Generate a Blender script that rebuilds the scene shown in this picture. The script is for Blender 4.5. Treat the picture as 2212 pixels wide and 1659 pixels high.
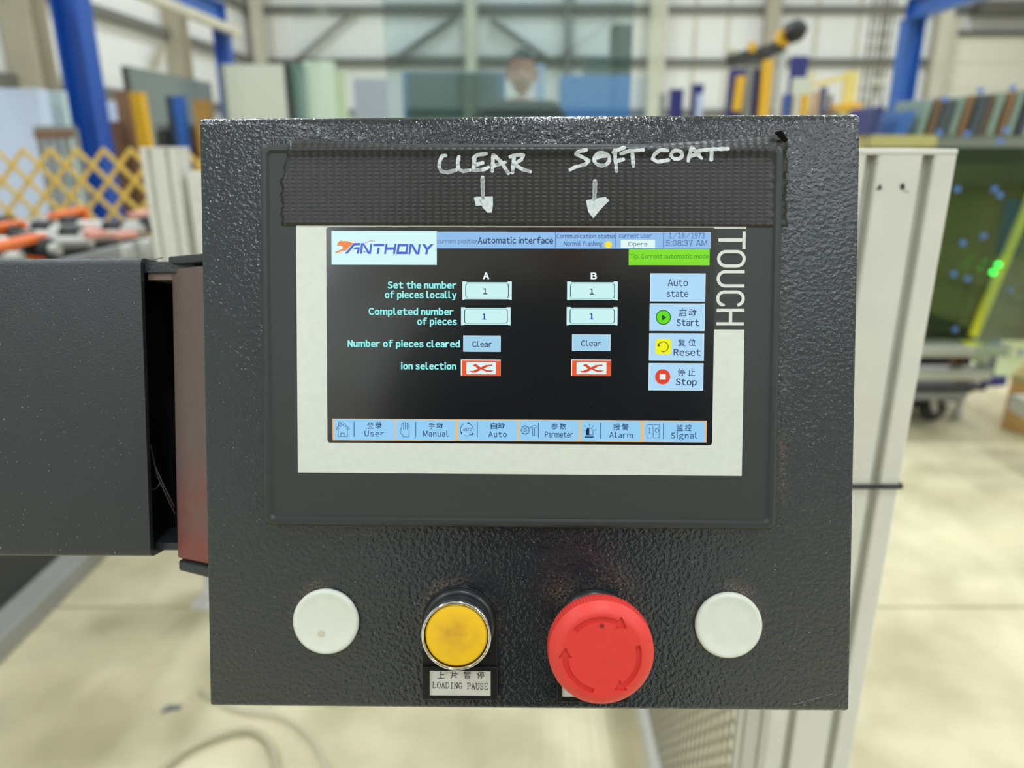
import bpy, bmesh, math, random
from mathutils import Vector, Matrix

random.seed(7)
for o in list(bpy.data.objects):
    bpy.data.objects.remove(o)
SC = bpy.context.scene
COL = SC.collection
R = math.radians

# ---------------------------------------------------------------- camera
FPX, CX, CY = 1600.0, 1106.0, 829.5            # focal length and centre for a 2212 x 1659 frame
TILT = R(17.9)
EYE = Vector((0, 0, 1.2))
cam = bpy.data.cameras.new('camera')
cam.sensor_width = 36.0
cam.lens = FPX / 2212 * 36.0
cam.clip_start, cam.clip_end = 0.01, 200
cam.dof.use_dof = True
cam.dof.focus_distance = 0.307
cam.dof.aperture_fstop = 6.9
camo = bpy.data.objects.new('camera', cam)
camo.location = EYE
camo.rotation_euler = (R(90) - TILT, 0, 0)
COL.objects.link(camo)
SC.camera = camo

# ---------------------------------------------------------------- world, exposure
w = bpy.data.worlds.new('world')
SC.world = w
w.use_nodes = True
w.node_tree.nodes['Background'].inputs[0].default_value = (0.8, 0.9, 1.0, 1)
w.node_tree.nodes['Background'].inputs[1].default_value = 0.3
SC.view_settings.view_transform = 'Standard'
SC.view_settings.look = 'None'
SC.view_settings.gamma = 1
SC.view_settings.use_curve_mapping = False
SC.view_settings.exposure = -0.06
LAMP = 212.0                                     # radiance of the high bay lamps
LAMP_COL = (0.89, 0.965, 1.09)
SC.cycles.use_denoising = True
SC.cycles.max_bounces = 8
SC.cycles.diffuse_bounces = 4
SC.cycles.transparent_max_bounces = 24
SC.cycles.sample_clamp_indirect = 6.0
SC.cycles.caustics_reflective = False
SC.cycles.caustics_refractive = False


# ---------------------------------------------------------------- measuring helpers
def ray(px, py):
    a, b = (px - CX) / FPX, (py - CY) / FPX
    return Vector((a, math.cos(TILT) - b * math.sin(TILT), -math.sin(TILT) - b * math.cos(TILT)))


def at(px, py, Y):
    d = ray(px, py)
    return EYE + d * (Y / d.y)


def atx(px, py, X):
    d = ray(px, py)
    return EYE + d * (X / d.x)


def onz(px, py, z=0.0):
    d = ray(px, py)
    return EYE + d * ((z - EYE.z) / d.z)


# frame of the tilted console face: x right, y up, z out of the face towards the operator
K = 154 / 151.25
def _rot():
    rx, ry, rz = 4.30577615e-02, 1.85733177e-02, 1.75637266e-04
    m = Matrix.Rotation(rz, 3, 'Z') @ Matrix.Rotation(ry, 3, 'Y') @ Matrix.Rotation(rx, 3, 'X')
    return m
_W = Matrix(((1, 0, 0), (0, -math.sin(TILT), math.cos(TILT)), (0, -math.cos(TILT), -math.sin(TILT))))
_R = _W @ _rot()
_t = EYE + _W @ (Vector((6.19807055e-03, 1.36778689e-02, 3.05262139e-01)) * K)
PM = Matrix((( _R[0][0], -_R[0][1], -_R[0][2], _t.x),
             ( _R[1][0], -_R[1][1], -_R[1][2], _t.y),
             ( _R[2][0], -_R[2][1], -_R[2][2], _t.z), (0, 0, 0, 1)))
PMI = PM.inverted()
PW, PH = 0.268 * K, 0.24634 * K
_eye_l = PMI @ EYE


def pan(px, py, h=0.0):
    """place on the console face (h metres proud of it) seen at a photo pixel"""
    d = PMI.to_3x3() @ ray(px, py)
    q = _eye_l + d * ((h - _eye_l.z) / d.z)
    return Vector((q.x, q.y, h))


# ---------------------------------------------------------------- materials
def lin(c):
    r = []
    for v in c[:3]:
        v = v / 255.0
        r.append(v / 12.92 if v <= 0.04045 else ((v + 0.055) / 1.055) ** 2.4)
    return (r[0], r[1], r[2], 1.0)


def nodes(name):
    m = bpy.data.materials.new(name)
    m.use_nodes = True
    nt = m.node_tree
    b = nt.nodes['Principled BSDF']
    return m, nt, b


def mat(name, rgb, rough=0.5, metal=0.0, spec=0.5, var=0.0, vscale=8.0, bump=0.0, bscale=60.0, bdist=0.001, rvar=0.0):
    m, nt, b = nodes(name)
    c = lin(rgb)
    b.inputs['Base Color'].default_value = c
    b.inputs['Roughness'].default_value = rough
    b.inputs['Metallic'].default_value = metal
    b.inputs['Specular IOR Level'].default_value = spec
    tc = nt.nodes.new('ShaderNodeTexCoord')
    if var > 0:
        n = nt.nodes.new('ShaderNodeTexNoise')
        n.inputs['Scale'].default_value = vscale
        n.inputs['Detail'].default_value = 6
        nt.links.new(tc.outputs['Object'], n.inputs['Vector'])
        r = nt.nodes.new('ShaderNodeValToRGB')
        r.color_ramp.elements[0].position = 0.32
        r.color_ramp.elements[1].position = 0.68
        r.color_ramp.elements[0].color = tuple(x * (1 - var) for x in c[:3]) + (1,)
        r.color_ramp.elements[1].color = tuple(min(1, x * (1 + var)) for x in c[:3]) + (1,)
        nt.links.new(n.outputs['Fac'], r.inputs['Fac'])
        nt.links.new(r.outputs['Color'], b.inputs['Base Color'])
    if bump > 0:
        n2 = nt.nodes.new('ShaderNodeTexNoise')
        n2.inputs['Scale'].default_value = bscale
        n2.inputs['Detail'].default_value = 3
        nt.links.new(tc.outputs['Object'], n2.inputs['Vector'])
        bp = nt.nodes.new('ShaderNodeBump')
        bp.inputs['Strength'].default_value = bump
        bp.inputs['Distance'].default_value = bdist
        nt.links.new(n2.outputs['Fac'], bp.inputs['Height'])
        nt.links.new(bp.outputs['Normal'], b.inputs['Normal'])
    return m


def glow(name, rgb, k=1.0, spec=0.35, rough=0.3):
    """lit pixels of the display (or a lamp)"""
    m, nt, b = nodes(name)
    b.inputs['Base Color'].default_value = (0.004, 0.004, 0.005, 1)
    b.inputs['Roughness'].default_value = rough
    b.inputs['Specular IOR Level'].default_value = spec
    b.inputs['Emission Color'].default_value = lin(rgb)
    b.inputs['Emission Strength'].default_value = k
    return m


def glass(name, tint, refl=0.12, rough=0.0, rtint=(1, 1, 1)):
    m = bpy.data.materials.new(name)
    m.use_nodes = True
    nt = m.node_tree
    nt.nodes.clear()
    out = nt.nodes.new('ShaderNodeOutputMaterial')
    mx = nt.nodes.new('ShaderNodeMixShader')
    tr = nt.nodes.new('ShaderNodeBsdfTransparent')
    gl = nt.nodes.new('ShaderNodeBsdfGlossy')
    tr.inputs['Color'].default_value = tuple(tint) + (1,)
    gl.inputs['Color'].default_value = tuple(rtint) + (1,)
    gl.inputs['Roughness'].default_value = rough
    mx.inputs[0].default_value = refl
    nt.links.new(tr.outputs[0], mx.inputs[1])
    nt.links.new(gl.outputs[0], mx.inputs[2])
    nt.links.new(mx.outputs[0], out.inputs[0])
    return m


# ---------------------------------------------------------------- mesh helpers
class MB:
    def __init__(s):
        s.v, s.f, s.sm = [], [], []

    def add(s, vs, fs, smooth=False):
        k = len(s.v)
        s.v += [tuple(v) for v in vs]
        for f in fs:
            s.f.append([i + k for i in f])
            s.sm.append(smooth)
        return s

    def box(s, x0, x1, y0, y1, z0, z1):
        return s.add([(x, y, z) for z in (z0, z1) for y in (y0, y1) for x in (x0, x1)],
                     [(0, 2, 3, 1), (4, 5, 7, 6), (0, 1, 5, 4), (2, 6, 7, 3), (0, 4, 6, 2), (1, 3, 7, 5)])

    def bar(s, a, b, w, h=None, up=(0, 0, 1)):
        """box beam from a to b, w across and h along up"""
        h = w if h is None else h
        a, b = Vector(a), Vector(b)
        d = (b - a).normalized()
        u = Vector(up)
        if abs(d.dot(u)) > 0.98:
            u = Vector((0, 1, 0))
        sd = d.cross(u).normalized()
        u = sd.cross(d).normalized()
        vs = []
        for p in (a, b):
            for i, j in ((-1, -1), (1, -1), (1, 1), (-1, 1)):
                vs.append(p + sd * (w / 2 * i) + u * (h / 2 * j))
        return s.add(vs, [(0, 3, 2, 1), (4, 5, 6, 7), (0, 1, 5, 4), (1, 2, 6, 5), (2, 3, 7, 6), (3, 0, 4, 7)])

    def tube(s, pts, r, n=10, cap=True):
        pts = [Vector(p) for p in pts]
        rings = []
        prev = None
        for i, p in enumerate(pts):
            d = (pts[min(i + 1, len(pts) - 1)] - pts[max(i - 1, 0)]).normalized()
            if prev is None:
                u = d.orthogonal().normalized()
            else:
                u = (prev - d * prev.dot(d)).normalized()
            prev = u
            v = d.cross(u)
            rr = r[i] if isinstance(r, (list, tuple)) else r
            rings.append([p + (u * math.cos(2 * math.pi * k / n) + v * math.sin(2 * math.pi * k / n)) * rr for k in range(n)])
        vs = [q for ring in rings for q in ring]
        fs = []
        for i in range(len(pts) - 1):
            for k in range(n):
                fs.append((i * n + k, i * n + (k + 1) % n, (i + 1) * n + (k + 1) % n, (i + 1) * n + k))
        s.add(vs, fs, True)
        if cap:
            k0 = len(s.v) - len(vs)
            s.f.append([k0 + k for k in range(n)][::-1]); s.sm.append(False)
            s.f.append([k0 + (len(pts) - 1) * n + k for k in range(n)]); s.sm.append(False)
        return s

    def lathe(s, prof, cx=0, cy=0, n=64, axis='z', wob=None):
        """profile of (radius, height); radius 0 closes"""
        vs, fs = [], []
        m = len(prof)
        for i, (r, h) in enumerate(prof):
            for k in range(n):
                a = 2 * math.pi * k / n
                rr = r if wob is None else r * wob(i, k)
                x, y = rr * math.cos(a), rr * math.sin(a)
                vs.append((cx + x, cy + y, h))
        for i in range(m - 1):
            for k in range(n):
                fs.append((i * n + k, i * n + (k + 1) % n, (i + 1) * n + (k + 1) % n, (i + 1) * n + k))
        return s.add(vs, fs, True)

    def prism(s, poly, z0, z1):
        n = len(poly)
        vs = [(x, y, z0) for x, y in poly] + [(x, y, z1) for x, y in poly]
        fs = [tuple(range(n))[::-1], tuple(range(n, 2 * n))]
        for i in range(n):
            j = (i + 1) % n
            fs.append((i, j, n + j, n + i))
        return s.add(vs, fs)

    def flat(s, poly, z):
        return s.add([(x, y, z) for x, y in poly], [tuple(range(len(poly)))])

    def build(s, name, m, parent=None, bevel=0.0, seg=3, smooth=None):
        me = bpy.data.meshes.new(name)
        me.from_pydata(s.v, [], s.f)
        for p, q in zip(me.polygons, s.sm):
            p.use_smooth = q if smooth is None else smooth
        bm = bmesh.new()
        bm.from_mesh(me)
        bmesh.ops.recalc_face_normals(bm, faces=bm.faces)
        bm.to_mesh(me)
        bm.free()
        me.materials.append(m)
        o = bpy.data.objects.new(name, me)
        COL.objects.link(o)
        if parent is not None:
            o.parent = parent
            if 'mp' in PINV and parent.name in PINV['mp']:
                o.matrix_parent_inverse = PINV['mp'][parent.name]
        if bevel > 0:
            b = o.modifiers.new('bevel', 'BEVEL')
            b.width = bevel
            b.segments = seg
            b.limit_method = 'ANGLE'
            b.angle_limit = R(40)
            b.harden_normals = False
            for p in me.polygons:
                p.use_smooth = True
            wn = o.modifiers.new('wn', 'WEIGHTED_NORMAL')
            wn.keep_sharp = False
        return o


PINV = {'mp': {}}


def tag(o, label=None, cat=None, group=None, kind=None):
    if label: o['label'] = label
    if cat: o['category'] = cat
    if group: o['group'] = group
    if kind: o['kind'] = kind
    return o


def root(name, loc, label=None, cat=None, group=None, kind=None):
    """Empty at a thing's base; children are given in world coordinates"""
    o = bpy.data.objects.new(name, None)
    o.location = loc
    o.empty_display_size = 0.02
    COL.objects.link(o)
    PINV['mp'][o.name] = Matrix.Translation(-Vector(loc))
    return tag(o, label, cat, group, kind)


def proot(name, x, y, z, label=None, cat=None, group=None):
    """Empty on the console face; children are given in console coordinates"""
    o = bpy.data.objects.new(name, None)
    o.matrix_world = PM @ Matrix.Translation((x, y, z))
    o.empty_display_size = 0.01
    COL.objects.link(o)
    PINV['mp'][o.name] = Matrix.Translation((-x, -y, -z))
    return tag(o, label, cat, group)


def solo(o, label, cat, group=None, kind=None):
    """a thing that is one mesh: move its origin to its base"""
    me = o.data
    xs = [v.co for v in me.vertices]
    c = Vector(((min(v.x for v in xs) + max(v.x for v in xs)) / 2, (min(v.y for v in xs) + max(v.y for v in xs)) / 2, min(v.z for v in xs)))
    me.transform(Matrix.Translation(-c))
    o.location = c
    return tag(o, label, cat, group, kind)


def copy_tree(o, parent=None, dmat=None):
    c = o.copy()
    COL.objects.link(c)
    c.parent = parent
    c.matrix_parent_inverse = o.matrix_parent_inverse.copy()
    for ch in list(o.children):
        copy_tree(ch, c)
    return c


# ================================================================ the hall
YB, XL, XR, YF, ZC = 25.0, -8.05, 17.5, -16.0, 8.0
m_wall = None


def wall_material(name, rgb, axis):
    m, nt, b = nodes(name)
    b.inputs['Base Color'].default_value = lin(rgb)
    b.inputs['Roughness'].default_value = 0.55
    tc = nt.nodes.new('ShaderNodeTexCoord')
    wv = nt.nodes.new('ShaderNodeTexWave')
    wv.wave_type = 'BANDS'
    wv.bands_direction = axis
    wv.inputs['Scale'].default_value = 2.2
    nt.links.new(tc.outputs['Object'], wv.inputs['Vector'])
    bp = nt.nodes.new('ShaderNodeBump')
    bp.inputs['Strength'].default_value = 0.6
    bp.inputs['Distance'].default_value = 0.03
    nt.links.new(wv.outputs['Fac'], bp.inputs['Height'])
    nt.links.new(bp.outputs['Normal'], b.inputs['Normal'])
    n = nt.nodes.new('ShaderNodeTexNoise')
    n.inputs['Scale'].default_value = 0.5
    nt.links.new(tc.outputs['Object'], n.inputs['Vector'])
    r = nt.nodes.new('ShaderNodeValToRGB')
    c = lin(rgb)
    r.color_ramp.elements[0].color = tuple(x * 0.9 for x in c[:3]) + (1,)
    r.color_ramp.elements[1].color = c
    nt.links.new(n.outputs['Fac'], r.inputs['Fac'])
    nt.links.new(r.outputs['Color'], b.inputs['Base Color'])
    return m


m_wallb = wall_material('white_wall_sheet', (240, 241, 236), 'X')
m_walls = wall_material('white_side_sheet', (238, 239, 234), 'Y')
m_ceil = mat('pale_roof_sheet', (215, 217, 214), 0.6)
m_girt = mat('grey_steel_rail', (112, 112, 104), 0.5, 0.2)
m_cream = mat('cream_steel', (206, 202, 182), 0.5, var=0.06, vscale=3)
m_tan = mat('tan_steel', (172, 165, 144), 0.55, var=0.06, vscale=3)

# floor: pale sealed concrete with soft stains and a cut joint
m_floor, nt, b = nodes('sealed_concrete')
tc = nt.nodes.new('ShaderNodeTexCoord')
n1 = nt.nodes.new('ShaderNodeTexNoise'); n1.inputs['Scale'].default_value = 4.5; n1.inputs['Detail'].default_value = 7
n2 = nt.nodes.new('ShaderNodeTexNoise'); n2.inputs['Scale'].default_value = 1.1; n2.inputs['Detail'].default_value = 4
nt.links.new(tc.outputs['Object'], n1.inputs['Vector'])
nt.links.new(tc.outputs['Object'], n2.inputs['Vector'])
r1 = nt.nodes.new('ShaderNodeValToRGB')
r1.color_ramp.elements[0].position = 0.34; r1.color_ramp.elements[1].position = 0.62
r1.color_ramp.elements[0].color = lin((196, 187, 152)); r1.color_ramp.elements[1].color = lin((224, 214, 178))
nt.links.new(n1.outputs['Fac'], r1.inputs['Fac'])
r2 = nt.nodes.new('ShaderNodeValToRGB')
r2.color_ramp.elements[0].position = 0.36; r2.color_ramp.elements[1].position = 0.6
r2.color_ramp.elements[0].color = (0.86, 0.85, 0.82, 1); r2.color_ramp.elements[1].color = (1, 1, 1, 1)
nt.links.new(n2.outputs['Fac'], r2.inputs['Fac'])
mxc = nt.nodes.new('ShaderNodeMixRGB'); mxc.blend_type = 'MULTIPLY'; mxc.inputs[0].default_value = 1
nt.links.new(r1.outputs['Color'], mxc.inputs[1]); nt.links.new(r2.outputs['Color'], mxc.inputs[2])
nt.links.new(mxc.outputs['Color'], b.inputs['Base Color'])
b.inputs['Roughness'].default_value = 0.42
b.inputs['Specular IOR Level'].default_value = 0.3

fl = MB()
jy = 1.735
for (x0, x1, y0, y1) in ((XL, XR, YF, jy - 0.004), (XL, XR, jy + 0.004, YB)):
    fl.box(x0, x1, y0, y1, -0.2, 0)
fl.box(XL, XR, jy - 0.004, jy + 0.004, -0.2, -0.012)
tag(fl.build('floor', m_floor), 'pale cream concrete floor of the factory hall', kind='structure')
tag(MB().box(XL, XR, YF, YB, ZC, ZC + 0.2).build('ceiling', m_ceil), 'pale sheet metal roof of the hall', kind='structure')

wb = tag(MB().box(XL, XR, YB, YB + 0.2, 0, ZC).build('wall_back', m_wallb), 'white profiled sheet wall at the far end', kind='structure')
wl = tag(MB().box(XL - 0.2, XL, YF, YB, 0, ZC).build('wall_left', m_walls), 'white profiled sheet wall on the left', kind='structure')
tag(MB().box(XR, XR + 0.2, YF, YB, 0, ZC).build('wall_right', m_walls), 'white profiled sheet wall on the right', kind='structure')
tag(MB().box(XL, XR, YF - 0.2, YF, 0, ZC).build('wall_front', m_wallb), 'white profiled sheet wall behind the operator', kind='structure')

# horizontal rails on the walls, columns and braces
zr = [at(1106, 135, YB).z, at(1106, 22, YB).z]
zr = [zr[0] - (zr[1] - zr[0]), zr[0], zr[1], 2 * zr[1] - zr[0]]
for z in zr:
    MB().box(XL, XR, YB - 0.16, YB, z - 0.1, z + 0.1).build('wall_rail', m_girt, wb)
    MB().box(XL, XL + 0.16, YF, YB - 0.2, z - 0.1, z + 0.1).build('wall_rail', m_girt, wl)
k_col = 0


def column(x, y, wx, wy, m, label):
    global k_col
    k_col += 1
    c = MB()
    c.box(x - wx / 2, x + wx / 2, y - wy / 2, y - wy / 2 + 0.03, 0, ZC)
    c.box(x - wx / 2, x + wx / 2, y + wy / 2 - 0.03, y + wy / 2, 0, ZC)
    c.box(x - 0.02, x + 0.02, y - wy / 2 + 0.03, y + wy / 2 - 0.03, 0, ZC)
    o = c.build('column_%d' % k_col, m)
    return tag(o, label, kind='structure')


p = at(565, 140, YB)
column(p.x + 0.1, YB - 0.35, 0.32, 0.34, m_cream, 'cream steel column in the far corner of the hall')
p = at(1012, 60, YB); column(p.x, YB - 0.3, 0.35, 0.25, m_cream, 'cream steel column behind the clear glass')
p = at(1415, 100, YB); column(p.x, YB - 0.3, 0.5, 0.25, m_cream, 'cream steel column beside the edge of the clear glass')
p = at(1660, 60, YB); column(p.x, YB - 0.3, 0.42, 0.25, m_tan, 'cream steel column above the yellow lifting arm')
p = at(2015, 130, YB); column(p.x, YB - 0.3, 0.42, 0.25, m_cream, 'cream steel column beside the roller door')
column(XL + 0.28, 13.0, 0.5, 0.5, m_tan, 'tan steel column at the left picture edge')
column(XL + 0.2, 19.0, 0.4, 0.5, m_tan, 'tan steel column on the left wall behind the blue frame')
br = MB()
for (xa, ya, xb, yb) in ((1060, 45, 1185, 132), (830, 133, 985, 40), (640, 130, 770, 20), (1200, 132, 1330, 40)):
    a, c = at(xa, ya, YB - 0.25), at(xb, yb, YB - 0.25)
    MB().bar(a, c, 0.12).build('wall_brace', m_girt, wb)
MB().bar(atx(86, 122, XL + 0.2), atx(142, 196, XL + 0.2), 0.11).build('wall_brace', m_tan, wl)
MB().bar(atx(352, 92, XL + 0.2), atx(332, 145, XL + 0.2), 0.1).build('wall_brace', m_tan, wl)
for xx in (590, 1200, 1330, 1500, 1570, 1760, 1850):       # sheet laps
    q = at(xx, 100, YB - 0.03)
    MB().box(q.x - 0.05, q.x + 0.05, YB - 0.05, YB, 0, ZC).build('wall_seam', m_cream, wb)

# frame of the wall behind the operator, seen mirrored in the glass
wf = bpy.data.objects['wall_front']
YV = 4.0 - YF                                   # distance of its mirror image
for py in (20, 133):
    z = at(1106, py, YV).z
    MB().box(XL, XR, YF, YF + 0.16, z - 0.12, z + 0.12).build('wall_rail', m_girt, wf)
for px, wd_, mm in ((1020, 0.28, m_cream), (1226, 0.24, m_girt), (700, 0.3, m_cream)):
    q = at(px, 80, YV)
    MB().box(q.x - wd_ / 2, q.x + wd_ / 2, YF, YF + 0.25, 0, ZC).build('wall_post', mm, wf)
for (xa, ya, xb, yb) in ((1060, 45, 1185, 130), (860, 130, 985, 40)):
    a, c = at(xa, ya, YV), at(xb, yb, YV)
    MB().bar((a.x, YF + 0.2, a.z), (c.x, YF + 0.2, c.z), 0.13).build('wall_brace', m_girt, wf)

# roller door in the back wall
m_door = mat('cream_door', (232, 230, 212), 0.45)
m_frame = mat('dark_door_frame', (98, 96, 88), 0.5)
a, c = at(2070, 78, YB - 0.2), at(2330, 300, YB - 0.2)
dr = tag(MB().box(a.x, c.x, YB - 0.2, YB - 0.12, 0, a.z).build('door_1', m_door), 'cream roller door in the back wall', kind='structure')
for i in range(6):
    z = a.z * (i + 1) / 6.0
    MB().box(a.x, c.x, YB - 0.23, YB - 0.2, z - 0.03, z - 0.005).build('door_slat', m_door, dr)
MB().box(a.x - 0.35, a.x, YB - 0.3, YB - 0.1, 0, a.z + 0.5).build('door_jamb', m_cream, dr)
MB().box(a.x - 0.1, c.x, YB - 0.34, YB - 0.1, a.z, a.z + 0.14).build('door_lintel', m_frame, dr)
MB().box(a.x + 0.3, c.x, YB - 0.7, YB - 0.1, a.z + 0.55, a.z + 0.9).build('door_roll', m_frame, dr)

# high bay lamps under the roof (all the light of the hall)
m_lamp = bpy.data.materials.new('lamp_light')
m_lamp.use_nodes = True
nt = m_lamp.node_tree
nt.nodes.clear()
em = nt.nodes.new('ShaderNodeEmission')
em.inputs[0].default_value = LAMP_COL + (1,)
em.inputs[1].default_value = LAMP
ou = nt.nodes.new('ShaderNodeOutputMaterial')
nt.links.new(em.outputs[0], ou.inputs[0])
m_house = mat('lamp_housing', (210, 210, 205), 0.4)
lamp0 = None
lroot = None
for iy, ly in enumerate((-13.5, -9.5, -5.5, -1.5, 2.5, 6.5, 11.0, 16.0, 21.0)):
    for ix, lx in enumerate((-5.2, 0.6, 6.4, 12.2)):
        if lroot is None:
            lroot = root('high_bay_lamp', (lx, ly, 7.4), None, 'lamp')
            hb = MB()
            hb.box(lx - 0.18, lx + 0.18, ly - 0.34, ly + 0.34, 7.42, 7.5)
            hb.box(lx - 0.02, lx + 0.02, ly - 0.02, ly + 0.02, 7.5, 7.998)
            hb.build('housing', m_house, lroot)
            d = MB()
            d.add([(lx - 0.15, ly - 0.3, 7.41), (lx + 0.15, ly - 0.3, 7.41), (lx + 0.15, ly + 0.3, 7.41), (lx - 0.15, ly + 0.3, 7.41)], [(0, 3, 2, 1)])
            d.build('diffuser', m_lamp, lroot)
            base = Vector((lx, ly, 7.4))
            L = lroot
        else:
            L = copy_tree(lroot)
            L.location = (lx, ly, 7.4)
        tag(L, 'white high bay lamp hanging under the roof', 'lamp', 'high bay lamps under the roof')

# ================================================================ console
# hammered dark paint with dust gathered round the fittings
HOLES = [(-0.0839 * K, -0.0855 * K), (-0.0281 * K, -0.0857 * K), (0.0278 * K, -0.0858 * K), (0.0833 * K, -0.0860 * K)]


def hammered(name, rgb, dust=True, scale=430.0, dist=0.00035, rough=0.34, spec=0.5, stretch=(1, 1, 1), coat=0.0):
    m, nt, b = nodes(name)
    tc = nt.nodes.new('ShaderNodeTexCoord')
    mp = nt.nodes.new('ShaderNodeMapping')
    mp.inputs['Scale'].default_value = stretch
    nt.links.new(tc.outputs['Object'], mp.inputs['Vector'])
    n = nt.nodes.new('ShaderNodeTexNoise')
    n.inputs['Scale'].default_value = scale
    n.inputs['Detail'].default_value = 2.0
    n.inputs['Roughness'].default_value = 0.45
    nt.links.new(mp.outputs['Vector'], n.inputs['Vector'])
    bp = nt.nodes.new('ShaderNodeBump')
    bp.inputs['Strength'].default_value = 1.0
    bp.inputs['Distance'].default_value = dist
    nt.links.new(n.outputs['Fac'], bp.inputs['Height'])
    nt.links.new(bp.outputs['Normal'], b.inputs['Normal'])
    b.inputs['Roughness'].default_value = rough
    b.inputs['Specular IOR Level'].default_value = spec
    if coat > 0:
        b.inputs['Coat Weight'].default_value = coat
        b.inputs['Coat Roughness'].default_value = 0.1
        nt.links.new(bp.outputs['Normal'], b.inputs['Coat Normal'])
    col = lin(rgb)
    b.inputs['Base Color'].default_value = col
    def specks(sock):  # pale dots: dust specks, and glints of the bumps painted into the colour
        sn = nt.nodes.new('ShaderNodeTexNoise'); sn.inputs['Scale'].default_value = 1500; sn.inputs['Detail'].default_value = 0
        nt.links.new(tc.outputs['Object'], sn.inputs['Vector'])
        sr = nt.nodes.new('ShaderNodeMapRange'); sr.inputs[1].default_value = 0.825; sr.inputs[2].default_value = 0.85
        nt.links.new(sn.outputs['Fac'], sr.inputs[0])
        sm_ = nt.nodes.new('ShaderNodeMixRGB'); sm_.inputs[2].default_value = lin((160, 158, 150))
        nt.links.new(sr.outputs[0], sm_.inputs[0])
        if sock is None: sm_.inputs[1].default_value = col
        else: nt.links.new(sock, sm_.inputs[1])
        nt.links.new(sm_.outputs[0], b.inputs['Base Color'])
    if not dust:
        specks(None)
    if dust:
        fine = nt.nodes.new('ShaderNodeTexNoise')
        fine.inputs['Scale'].default_value = 900
        fine.inputs['Detail'].default_value = 3
        nt.links.new(tc.outputs['Object'], fine.inputs['Vector'])
        big = nt.nodes.new('ShaderNodeTexNoise')
        big.inputs['Scale'].default_value = 60
        big.inputs['Detail'].default_value = 3
        nt.links.new(tc.outputs['Object'], big.inputs['Vector'])
        acc = None

        def addf(sock):
            nonlocal acc
            if acc is None:
                acc = sock
                return
            mx = nt.nodes.new('ShaderNodeMath'); mx.operation = 'MAXIMUM'
            nt.links.new(acc, mx.inputs[0]); nt.links.new(sock, mx.inputs[1])
            acc = mx.outputs[0]
        for (hx, hy), r0, r1 in zip(HOLES, (0.0125, 0.0155, 0.0150, 0.0125), (0.0175, 0.019, 0.028, 0.0185)):
            dn = nt.nodes.new('ShaderNodeVectorMath'); dn.operation = 'DISTANCE'
            dn.inputs[1].default_value = (hx, hy + 0.0025, 0)
            nt.links.new(tc.outputs['Object'], dn.inputs[0])
            mr = nt.nodes.new('ShaderNodeMapRange')
            mr.inputs[1].default_value = r0; mr.inputs[2].default_value = r1
            mr.inputs[3].default_value = 1.0; mr.inputs[4].default_value = 0.0
            nt.links.new(dn.outputs['Value'], mr.inputs[0])
            addf(mr.outputs[0])
        # dusty strip beside the right edge of the touch panel
        sx = nt.nodes.new('ShaderNodeSeparateXYZ')
        nt.links.new(tc.outputs['Object'], sx.inputs[0])
        e = pan(1690, 1050, 0)
        mr = nt.nodes.new('ShaderNodeMapRange')
        mr.inputs[1].default_value = 0.0; mr.inputs[2].default_value = 0.0035
        mr.inputs[3].default_value = 0.9; mr.inputs[4].default_value = 0.0
        sb = nt.nodes.new('ShaderNodeMath'); sb.operation = 'SUBTRACT'; sb.inputs[1].default_value = e.x
        ab = nt.nodes.new('ShaderNodeMath'); ab.operation = 'ABSOLUTE'
        nt.links.new(sx.outputs[0], sb.inputs[0]); nt.links.new(sb.outputs[0], ab.inputs[0]); nt.links.new(ab.outputs[0], mr.inputs[0])
        gt = nt.nodes.new('ShaderNodeMapRange')
        lo, hi = pan(1690, 1140, 0).y, pan(1690, 480, 0).y
        gt.inputs[1].default_value = lo; gt.inputs[2].default_value = hi; gt.inputs[3].default_value = 1.0; gt.inputs[4].default_value = 0.0
        nt.links.new(sx.outputs[1], gt.inputs[0])
        g2 = nt.nodes.new('ShaderNodeMath'); g2.operation = 'GREATER_THAN'; g2.inputs[1].default_value = lo
        nt.links.new(sx.outputs[1], g2.inputs[0])
        ml = nt.nodes.new('ShaderNodeMath'); ml.operation = 'MULTIPLY'
        nt.links.new(mr.outputs[0], ml.inputs[0]); nt.links.new(gt.outputs[0], ml.inputs[1])
        m2 = nt.nodes.new('ShaderNodeMath'); m2.operation = 'MULTIPLY'
        nt.links.new(ml.outputs[0], m2.inputs[0]); nt.links.new(g2.outputs[0], m2.inputs[1])
        addf(m2.outputs[0])
        nr = nt.nodes.new('ShaderNodeMapRange')
        nr.inputs[1].default_value = 0.42; nr.inputs[2].default_value = 0.68
        nt.links.new(fine.outputs['Fac'], nr.inputs[0])
        br_ = nt.nodes.new('ShaderNodeMapRange')
        br_.inputs[1].default_value = 0.38; br_.inputs[2].default_value = 0.66
        nt.links.new(big.outputs['Fac'], br_.inputs[0])
        q1 = nt.nodes.new('ShaderNodeMath'); q1.operation = 'MULTIPLY'
        nt.links.new(nr.outputs[0], q1.inputs[0]); nt.links.new(br_.outputs[0], q1.inputs[1])
        q2 = nt.nodes.new('ShaderNodeMath'); q2.operation = 'MULTIPLY'
        nt.links.new(q1.outputs[0], q2.inputs[0]); nt.links.new(acc, q2.inputs[1])
        mc = nt.nodes.new('ShaderNodeMixRGB')
        mc.inputs[1].default_value = col
        mc.inputs[2].default_value = lin((120, 100, 78))
        nt.links.new(q2.outputs[0], mc.inputs[0])
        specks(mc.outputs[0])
    return m


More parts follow.
